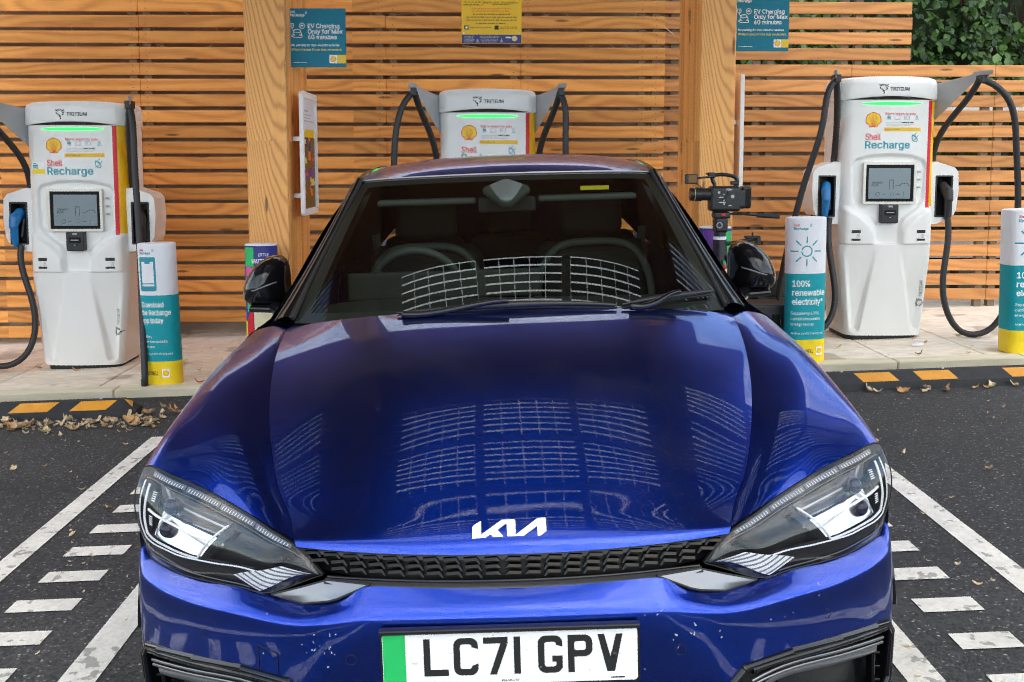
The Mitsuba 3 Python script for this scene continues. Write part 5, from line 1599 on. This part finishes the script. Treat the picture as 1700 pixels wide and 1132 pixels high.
for sgn in (1, -1):
    fl = (lambda m: m) if sgn > 0 else mirror
    hk = C('headlight', fl(grid_mesh(lens_grid(0, 1, 0, 1, 0.0, 60, 20))), 'lamp_glass', True)
    H = lambda part, m, mt, sm=30: C(part, fl(m), mt, sm, hk)
    shell = lens_grid(0, 1, 0, 1, 0.0, 40, 16)
    depth = 0.012 + 0.075 * np.clip(np.linspace(0, 1, 40) * 3 - 0.15, 0, 1)[:, None] * np.clip(np.sin(np.linspace(0, 1, 16) * math.pi) * 2.2, 0.05, 1)[None]
    U, Wd = np.meshgrid(np.linspace(0.0, 1, 40), np.linspace(0, 1, 16), indexing='ij')
    H('housing', grid_mesh(lens_pt(U, Wd, depth)), 'lamp_dark', True)
    H('seal', lens_line([(0, 0), (1, 0)], -0.0002, 0.0017, 60), 'car_rubber')
    H('seal', lens_line([(0, 1), (1, 1)], -0.0002, 0.0017, 60), 'car_rubber')
    H('seal', lens_line([(1, 0), (1, 1)], -0.0002, 0.0017, 20), 'car_rubber')
    # upper indicator strip, in ribbed lengths
    for u0, u1 in ((0.14, 0.33), (0.335, 0.54), (0.545, 0.745), (0.75, 0.945)):
        H('indicator', grid_mesh(lens_quad([(u0, .055), (u1, .055), (u1 - .002, .135 - .035 * u0), (u0 + .002, .135 - .035 * u0)], 0.010, 14)), 'lamp_grey', True)
        for uu in np.linspace(u0 + .015, u1 - .02, 12):
            H('indicator__rib', lens_line([(uu, .072), (uu + .003, .125 - .03 * u0)], 0.0088, 0.0010, 4), 'lamp_white')
    H('trim_line', lens_line([(0.08, .165), (0.3, .165), (0.62, .15), (0.97, .14)], 0.009, 0.0011, 50), 'lamp_grey')
    # lower daylight strip, broad and striped at its inner end
    H('daylight_strip', grid_mesh(lens_quad([(0.035, .62), (0.15, .50), (0.37, .84), (0.245, .985)], 0.005, 16)), 'lamp_white', True)
    for t_ in np.linspace(0.08, 0.92, 7):
        a = np.array([0.035 + 0.21 * t_, .62 + .365 * t_]); b = np.array([0.15 + 0.22 * t_, .50 + .34 * t_])
        H('daylight_strip__rib', lens_line([tuple(a), tuple(b)], 0.004, 0.0016, 10), 'lamp_grey')
    H('daylight_strip', grid_mesh(lens_quad([(0.21, .66), (0.975, .80), (0.985, .93), (0.285, .95)], 0.012, 24)), 'lamp_dark', True)
    H('trim_line', lens_line([(0.21, .655), (0.45, .745), (0.70, .80), (0.93, .80), (0.965, .70), (0.97, .40), (0.965, .17)], 0.006, 0.0019, 70), 'lamp_white')
    H('trim_line', lens_line([(0.29, .965), (0.6, .95), (0.97, .93)], 0.005, 0.0014, 60), 'lamp_grey')
    # twin reflector module
    H('reflector', grid_mesh(lens_quad([(0.445, .23), (0.915, .19), (0.915, .47), (0.51, .495)], 0.030, 14, 0.055)), 'lamp_chrome', True)
    H('reflector', grid_mesh(lens_quad([(0.52, .525), (0.915, .495), (0.91, .76), (0.585, .765)], 0.055, 14, 0.026)), 'lamp_chrome', True)
    H('reflector_blade', lens_line([(0.455, .50), (0.62, .52), (0.92, .475)], 0.014, 0.0034, 30), 'lamp_white')
    H('trim_line', lens_line([(0.455, .25), (0.53, .52), (0.58, .765), (0.75, .775), (0.93, .76), (0.945, .60), (0.945, .20)], 0.012, 0.0030, 60), 'lamp_white')
    for u_, w_ in ((0.83, .36), (0.835, .62)):
        p = lens_pt(np.array(u_), np.array(w_), np.array(0.038))
        H('projector', hull([(tuple(p), 0.021)]), 'lens_glass', True)
    for u_, w0_ in ((0.915, .27), (0.918, .55)):
        for j in range(5):
            H('reflector_rib', lens_line([(u_ - .012, w0_ + .024 * j), (u_ + .010, w0_ + .012 + .024 * j)], 0.02, 0.0014, 4), 'lamp_white')
    H('dark_wedge', grid_mesh(lens_quad([(0.12, .22), (0.445, .20), (0.56, .77), (0.24, .66)], 0.014, 14, 0.03)), 'lamp_dark', True)
    H('dark_fin', grid_mesh(lens_quad([(0.40, .28), (0.445, .28), (0.555, .76), (0.50, .70)], 0.006, 8)), 'car_black_gloss', True)

# ---- windscreen, pillars, roof, sides
WSB = [(0, 1.075, 1.088), (.20, 1.085, 1.085), (.40, 1.115, 1.079), (.58, 1.17, 1.071), (.700, 1.235, 1.066)]
WST = [(0, 1.90, 1.512), (.18, 1.905, 1.511), (.35, 1.925, 1.508), (.48, 1.96, 1.504), (.570, 2.005, 1.498)]
rows_ = []
for k in np.linspace(0, 1, 6):
    r = []
    for a, b in zip(WSB, WST):
        p = np.array(a) * (1 - k) + np.array(b) * k
        p += np.array([0, -0.35, 0.75]) * 0.075 * k * (1 - k) * (1 - 0.35 * (a[0] / .7) ** 2)
        r.append(p)
    rows_.append([np.array([-q[0], q[1], q[2]]) for q in r[:0:-1]] + r)
SG = net(rows_, 40, 70)
ws = grid_mesh(SG)
C('windscreen', ws, 'windscreen_glass', True)
# dark band round the glass
def ws_pt(sx, k):
    """point on the windscreen: sx -1..1, k 0 (bottom)..1"""
    i, j = k * 39, (sx * 0.5 + 0.5) * 69
    i0, j0 = max(0, min(int(i), 38)), min(int(j), 68)
    a, b = i - i0, j - j0
    return SG[i0, j0] * (1 - a) * (1 - b) + SG[i0 + 1, j0] * a * (1 - b) + SG[i0, j0 + 1] * (1 - a) * b + SG[i0 + 1, j0 + 1] * a * b


frit = lambda s0, s1, k0, k1, n=30: grid_mesh(np.array([[ws_pt(s, k) + np.array([0, 0.004, -0.006]) for s in np.linspace(s0, s1, n)] for k in np.linspace(k0, k1, n)]))
C('windscreen__black_border', cat([frit(-1, 1, 0, .055, 40), frit(-1, -.93, 0, 1), frit(.93, 1, 0, 1), frit(-1, 1, .95, 1, 40)]), 'cabin_dark', True)
PIL = [(.700, 1.235, 1.066), (.678, 1.42, 1.158), (.630, 1.70, 1.310), (.570, 2.005, 1.498)]
PO = [(.764, 1.26, 1.066), (.722, 1.45, 1.163), (.664, 1.72, 1.316), (.603, 2.01, 1.494)]
PS = [(.792, 1.34, 1.045), (.748, 1.52, 1.150), (.690, 1.78, 1.300), (.632, 2.05, 1.462)]
P_ = lambda a, d: [tuple(np.array(p) + np.array(d)) for p in a]
AG = net([P_(PIL, (0, 0, .004)), P_((np.array(PIL) + np.array(PO)) / 2, (0, -.004, .014)), PO, PS], 16, 50)
both('windscreen_pillar', grid_mesh(AG), 'car_black_gloss', True)
both('pillar_seal', tube(P_(curve(PIL, 40), (.002, -.004, .009)), 0.0075, 8), 'car_rubber')
both('pillar_trim', tube(P_(curve(PO, 40), (.004, 0, .0)), 0.0022, 8), 'car_satin_silver')
RO = [[(0, 1.90, 1.514), (.18, 1.905, 1.513), (.35, 1.925, 1.510), (.48, 1.96, 1.506), (.575, 2.005, 1.500), (.603, 2.02, 1.492)],
      [(0, 2.15, 1.573), (.18, 2.16, 1.571), (.35, 2.17, 1.562), (.48, 2.19, 1.547), (.565, 2.21, 1.527), (.605, 2.23, 1.503)],
      [(0, 2.60, 1.588), (.18, 2.60, 1.585), (.35, 2.60, 1.575), (.48, 2.60, 1.560), (.56, 2.60, 1.542), (.605, 2.60, 1.518)],
      [(0, 3.20, 1.580), (.18, 3.20, 1.577), (.35, 3.20, 1.566), (.47, 3.20, 1.550), (.55, 3.20, 1.532), (.595, 3.20, 1.508)],
      [(0, 3.90, 1.500), (.18, 3.90, 1.497), (.33, 3.90, 1.487), (.45, 3.90, 1.472), (.53, 3.90, 1.455), (.575, 3.90, 1.43)],
      [(0, 4.40, 1.36), (.17, 4.39, 1.357), (.31, 4.38, 1.35), (.43, 4.37, 1.335), (.50, 4.36, 1.32), (.545, 4.35, 1.30)]]
Rf = [[(-x, y, z) for x, y, z in r[:0:-1]] + r for r in RO]
C('roof', grid_mesh(net(Rf, 60, 60)), 'car_paint', True)
both('roof_strip', tube(curve([(.585, 2.015, 1.503), (.585, 2.22, 1.522), (.583, 2.6, 1.541), (.575, 3.2, 1.531), (.553, 3.9, 1.455)], 40), 0.011, 8), 'car_black_gloss')
C('header_trim', tube([tuple(np.array(p) + np.array([0, -.003, .002])) for p in SG[-1]], 0.004, 6), 'car_satin_silver', 60)
# side of the body: sill to waist, then glass
SD = []
for y, g_ in ((1.30, 0.0), (1.7, .0), (2.3, .0), (2.9, .0), (3.3, .0), (3.8, .02), (4.3, .0), (4.6, -.08)):
    t2 = max(0, (y - 3.9) / .7)
    SD.append([(.86 - .0 * t2 - max(0, (y - 3.6)) * .06, y, 1.02 + .035 * max(0, y - 1.3) / 2), (.905 + g_ * .5 - .06 * t2, y, .96 + .03 * (y > 3)), (.935 + g_ - .06 * t2, y, .80), (.925 + g_ - .06 * t2, y, .62), (.935 + g_ - .06 * t2, y, .45), (.90 - .06 * t2, y, .28), (.86 - .06 * t2, y, .20)])
SGd = net(SD, 90, 40)
sm = grid_mesh(SGd)
cc = sm.triangles_center
sm.update_faces(~((np.hypot(cc[:, 1] - 3.76, cc[:, 2] - .36) < .395)))
both('body_side', sm, 'car_paint', True)
for y in (1.42, 2.52, 3.42):
    i_ = int(np.argmin(np.abs(SGd[:, 3, 1] - y)))
    both('door_seam', tube(SGd[i_, :34:3], .0035, 6), 'car_rubber')
both('door_handle', tube(curve([(.934, 2.24, .875), (.940, 2.31, .878), (.940, 2.40, .88), (.934, 2.46, .88)], 12), .009, 8), 'car_black_gloss')
GS = [[tuple(np.array(p)) for p in ((.82, 1.36, 1.035), (.800, 1.40, 1.075), (.760, 1.53, 1.155))],
      [(.855, 1.9, 1.03), (.75, 1.93, 1.22), (.655, 1.97, 1.41)],
      [(.862, 2.5, 1.04), (.75, 2.5, 1.29), (.612, 2.5, 1.508)],
      [(.858, 3.2, 1.05), (.75, 3.2, 1.29), (.602, 3.2, 1.50)],
      [(.83, 3.8, 1.06), (.73, 3.8, 1.26), (.585, 3.8, 1.44)],
      [(.80, 4.3, 1.07), (.70, 4.3, 1.18), (.56, 4.3, 1.31)]]
both('side_window', grid_mesh(net(GS, 40, 16)), 'dark_glass', True)
both('door_mirror_base', hull([((.80, 1.52, 1.05), .03), ((.86, 1.66, 1.055), .022)]), 'car_black_gloss', True)
TG = net([[(-.545, 4.35, 1.30), (0, 4.40, 1.36), (.545, 4.35, 1.30)], [(-.76, 4.55, 1.03), (0, 4.64, 1.05), (.76, 4.55, 1.03)], [(-.86, 4.58, .85), (0, 4.69, .86), (.86, 4.58, .85)], [(-.84, 4.60, .5), (0, 4.68, .5), (.84, 4.60, .5)], [(-.8, 4.5, .2), (0, 4.6, .2), (.8, 4.5, .2)]], 30, 30)
C('tailgate', grid_mesh(TG), 'car_paint', True)
C('underbody', box(-.86, .86, .30, 4.5, .17, .21), 'car_black_trim')

# ---- wheels
for sx_ in (1, -1):
    for y in (.875, 3.76):
        xo, xi = sx_ * .945, sx_ * .72
        n_ = 48
        prof = [(0.365, .0), (0.365, 1.0), (0.35, 1.12), (.26, 1.06), (.26, -.06), (.35, -.12), (.365, 0)]
        G_ = np.array([[(xi + (xo - xi) * b, y + r * math.cos(a), .36 + r * math.sin(a)) for r, b in prof] for a in np.linspace(0, 2 * np.pi, n_ + 1)])
        wk = C('wheel', grid_mesh(G_), 'tyre', 30)
        C('rim', cat([cyl((xo - sx_ * .03, y, .36), (xo - sx_ * .05, y, .36), .255, 40)]), 'car_black_gloss', 30, wk)
        for a in np.arange(5) * 2 * np.pi / 5:
            C('spoke', trimesh.convex.convex_hull(np.array([(xo - sx_ * d, y + r * math.cos(a + o), .36 + r * math.sin(a + o)) for r, o in ((.03, 0.9), (.03, -0.9), (.25, .16), (.25, -.16)) for d in (.012, .035)])), 'alloy', False, wk)
both('wheel_arch_liner', grid_mesh(net([[(.70, .875 + .42 * math.cos(a), .36 + .42 * math.sin(a)) for a in np.linspace(-.2, math.pi + .2, 12)], [(.955, .875 + .40 * math.cos(a), .36 + .395 * math.sin(a)) for a in np.linspace(-.2, math.pi + .2, 12)]], 3, 30)), 'car_black_trim', True)
both('wheel_arch_trim', tube([(.966, .875 + .40 * math.cos(a), .36 + .388 * math.sin(a)) for a in np.linspace(0.1, math.pi - .1, 30)], 0.012, 8), 'car_black_gloss')

# ---- door mirrors
_p = np.array([(.838, 1.195), (.856, 1.226), (.890, 1.233), (.935, 1.214), (.972, 1.172), (.994, 1.120), (.996, 1.085), (.982, 1.058), (.950, 1.045), (.900, 1.042), (.856, 1.044), (.838, 1.062), (.833, 1.12)])
_q = np.vstack([_p, _p[:1]])
_s = np.r_[0, np.cumsum(np.linalg.norm(np.diff(_q, axis=0), axis=1))]
_o = CubicSpline(_s, _q, bc_type='periodic')(np.linspace(0, _s[-1], 61))[:-1]
_c = np.array([.905, 1.128])
_G = []
for k in np.linspace(0, 1, 26):
    f = max(1e-3, (1 - k ** 2.6)) ** (1 / 2.2)
    _G.append([(x + 0.012 * k, 1.83 - 0.185 * k + 0.10 * max(0, x - .93) * k, z) for x, z in (_c + (_o - _c) * f)])
_G = np.array([[(x, 1.845, z) for x, z in (_c + (_o - _c) * 0.93)]] + _G)
mir = grid_mesh(np.concatenate([_G, _G[:, :1]], 1))
mir.merge_vertices()
mir.fix_normals()
for sgn in (1, -1):
    fl = (lambda m: m) if sgn > 0 else mirror
    mk_ = C('door_mirror', fl(mir), 'car_black_gloss', True)
    C('lower_blade', fl(hull([((.845, 1.68, 1.043), .014), ((.955, 1.70, 1.046), .012), ((.962, 1.80, 1.05), .014), ((.85, 1.80, 1.045), .016)])), 'car_black_gloss', True, mk_)
    C('trim_line', fl(tube(curve([(.845, 1.635, 1.150), (.90, 1.612, 1.132), (.945, 1.66, 1.118), (.965, 1.70, 1.125)], 20), .0032, 6)), 'lamp_grey', True, mk_)
    C('stalk', fl(hull([((.80, 1.60, 1.03), .022), ((.87, 1.70, 1.045), .02)])), 'car_black_gloss', True, mk_)

# ---- wipers
def wiper(pts_blade, pts_arm, name='wiper'):
    b = np.array([ws_pt(s, k) + np.array([0, -.018, .020]) for s, k in pts_blade])
    wk = C(name, tube(curve(b, 40), np.r_[np.linspace(.004, .011, 20), np.linspace(.011, .005, 20)], 8), 'car_black_trim', True)
    C('rubber', tube(curve(b + np.array([0, .010, -.012]), 40), .005, 6), 'car_rubber', True, wk)
    a = np.array([ws_pt(s, k) + np.array([0, -.03, .026 + dz]) for s, k, dz in pts_arm])
    C('arm', tube(curve(a, 30), np.linspace(.012, .007, 30), 8), 'car_black_gloss', True, wk)
    return wk


wiper([(-.50, .004), (-.25, .018), (.05, .026), (.30, .024), (.485, .010)], [(-.47, -.012, 0), (-.28, -.002, 0), (-.14, .018, .004), (.0, .028, .007)])
wiper([(.51, .012), (.62, .034), (.80, .058), (.955, .070)], [(.54, -.004, 0), (.66, .012, .002), (.72, .040, .006), (.78, .054, .008)])
C('scuttle', grid_mesh(np.array([[(x, 1.075 + .16 * abs(x / .70) ** 2.2 + d, 1.080 - .03 * abs(x / .7) ** 2 - dz) for x in np.linspace(-.72, .72, 50)] for d, dz in ((-.03, .012), (.0, .006), (.06, .004))])), 'car_black_trim', True)

# ---- cabin
C('dashboard', grid_mesh(net([[(-.72, 1.28, 1.03), (-.4, 1.20, 1.045), (0, 1.17, 1.05), (.4, 1.20, 1.045), (.72, 1.28, 1.03)], [(-.72, 1.62, 1.055), (-.4, 1.62, 1.075), (0, 1.62, 1.07), (.4, 1.62, 1.065), (.72, 1.62, 1.055)], [(-.72, 1.82, 1.0), (-.4, 1.84, 1.02), (0, 1.84, 1.0), (.4, 1.84, 1.0), (.72, 1.82, 1.0)], [(-.72, 1.86, .7), (-.4, 1.9, .7), (0, 1.9, .7), (.4, 1.9, .7), (.72, 1.86, .7)]], 30, 30)), 'cabin_dark', True)
C('instrument_panel', rbox(-.60, .12, 1.70, 1.73, 1.06, 1.165, .012), 'cabin_dark', 30)
sw = []
for a in np.linspace(0, 2 * np.pi, 41):
    sw.append((-.37 + .185 * math.cos(a), 1.98 - .06 * math.sin(a), 1.05 + .175 * math.sin(a)))
k = C('steering_wheel', tube(sw, .016, 10, False), 'cabin_grey', True)
C('spoke', cat([hull([((-.37, 1.97, 1.04), .05), ((-.37, 1.99, 1.03), .05)]), tube([(-.54, 1.98, 1.06), (-.2, 1.98, 1.06)], .018, 8), tube([(-.37, 1.98, 1.04), (-.37, 2.03, .89)], .02, 8)]), 'cabin_dark', True, k)
for x in (-.37, .37):
    s_ = C('front_seat', cat([rbox(x - .25, x + .25, 2.42, 2.58, .62, 1.20, .06), rbox(x - .25, x + .25, 2.05, 2.55, .50, .66, .05)]), 'cabin_dark', 40)
    C('headrest', rbox(x - .14, x + .14, 2.50, 2.60, 1.22, 1.40, .045), 'cabin_dark', 40, s_)
    arc = [(x - .255 + .02, 2.41, .85), (x - .235, 2.405, 1.06), (x - .16, 2.40, 1.175), (x, 2.40, 1.20), (x + .16, 2.40, 1.175), (x + .235, 2.405, 1.06), (x + .235, 2.41, .85)]
    C('bolster', tube(curve(arc, 40), .017, 8), 'cabin_light', True, s_)
for x in (-.45, 0, .45):
    s_ = C('rear_seat', rbox(x - .21, x + .21, 3.30, 3.45, .65, 1.18, .05), 'cabin_dark', 40)
    C('headrest', rbox(x - .12, x + .12, 3.34, 3.43, 1.18, 1.32, .04), 'cabin_dark', 40, s_)
C('cabin_floor', box(-.8, .8, 1.3, 4.3, .40, .42), 'cabin_dark')
C('headlining', grid_mesh(net([[(x, y, z - .03) for x, y, z in r] for r in Rf], 20, 20)), 'cabin_dark', True)
m_ = C('interior_mirror', rbox(-.11, .11, 1.86, 1.885, 1.365, 1.425, .012), 'cabin_dark', 30)
C('sensor_pod', hull([((0, 1.72, 1.415), .03), ((0, 1.80, 1.445), .05), ((-.07, 1.83, 1.45), .02), ((.07, 1.83, 1.45), .02)]), 'cabin_grey', True, m_)
for x0, x1 in ((-.50, -.12), (.12, .50)):
    v_ = C('sun_visor', rbox(x0, x1, 1.885, 2.0, 1.400, 1.424, .010), 'cabin_grey', 30)
C('warning_label', box(.285, .395, 1.893, 1.899, 1.440, 1.456), 'bright_yellow', False)
both('pillar_lining', grid_mesh(net([P_(PIL, (-.03, .05, -.04)), P_(PS, (-.05, .06, -.03))], 6, 20)), 'cabin_dark', True)
both('belt', tube([(.60, 2.55, 1.25), (.55, 2.6, .7)], .02, 6), 'cabin_grey')
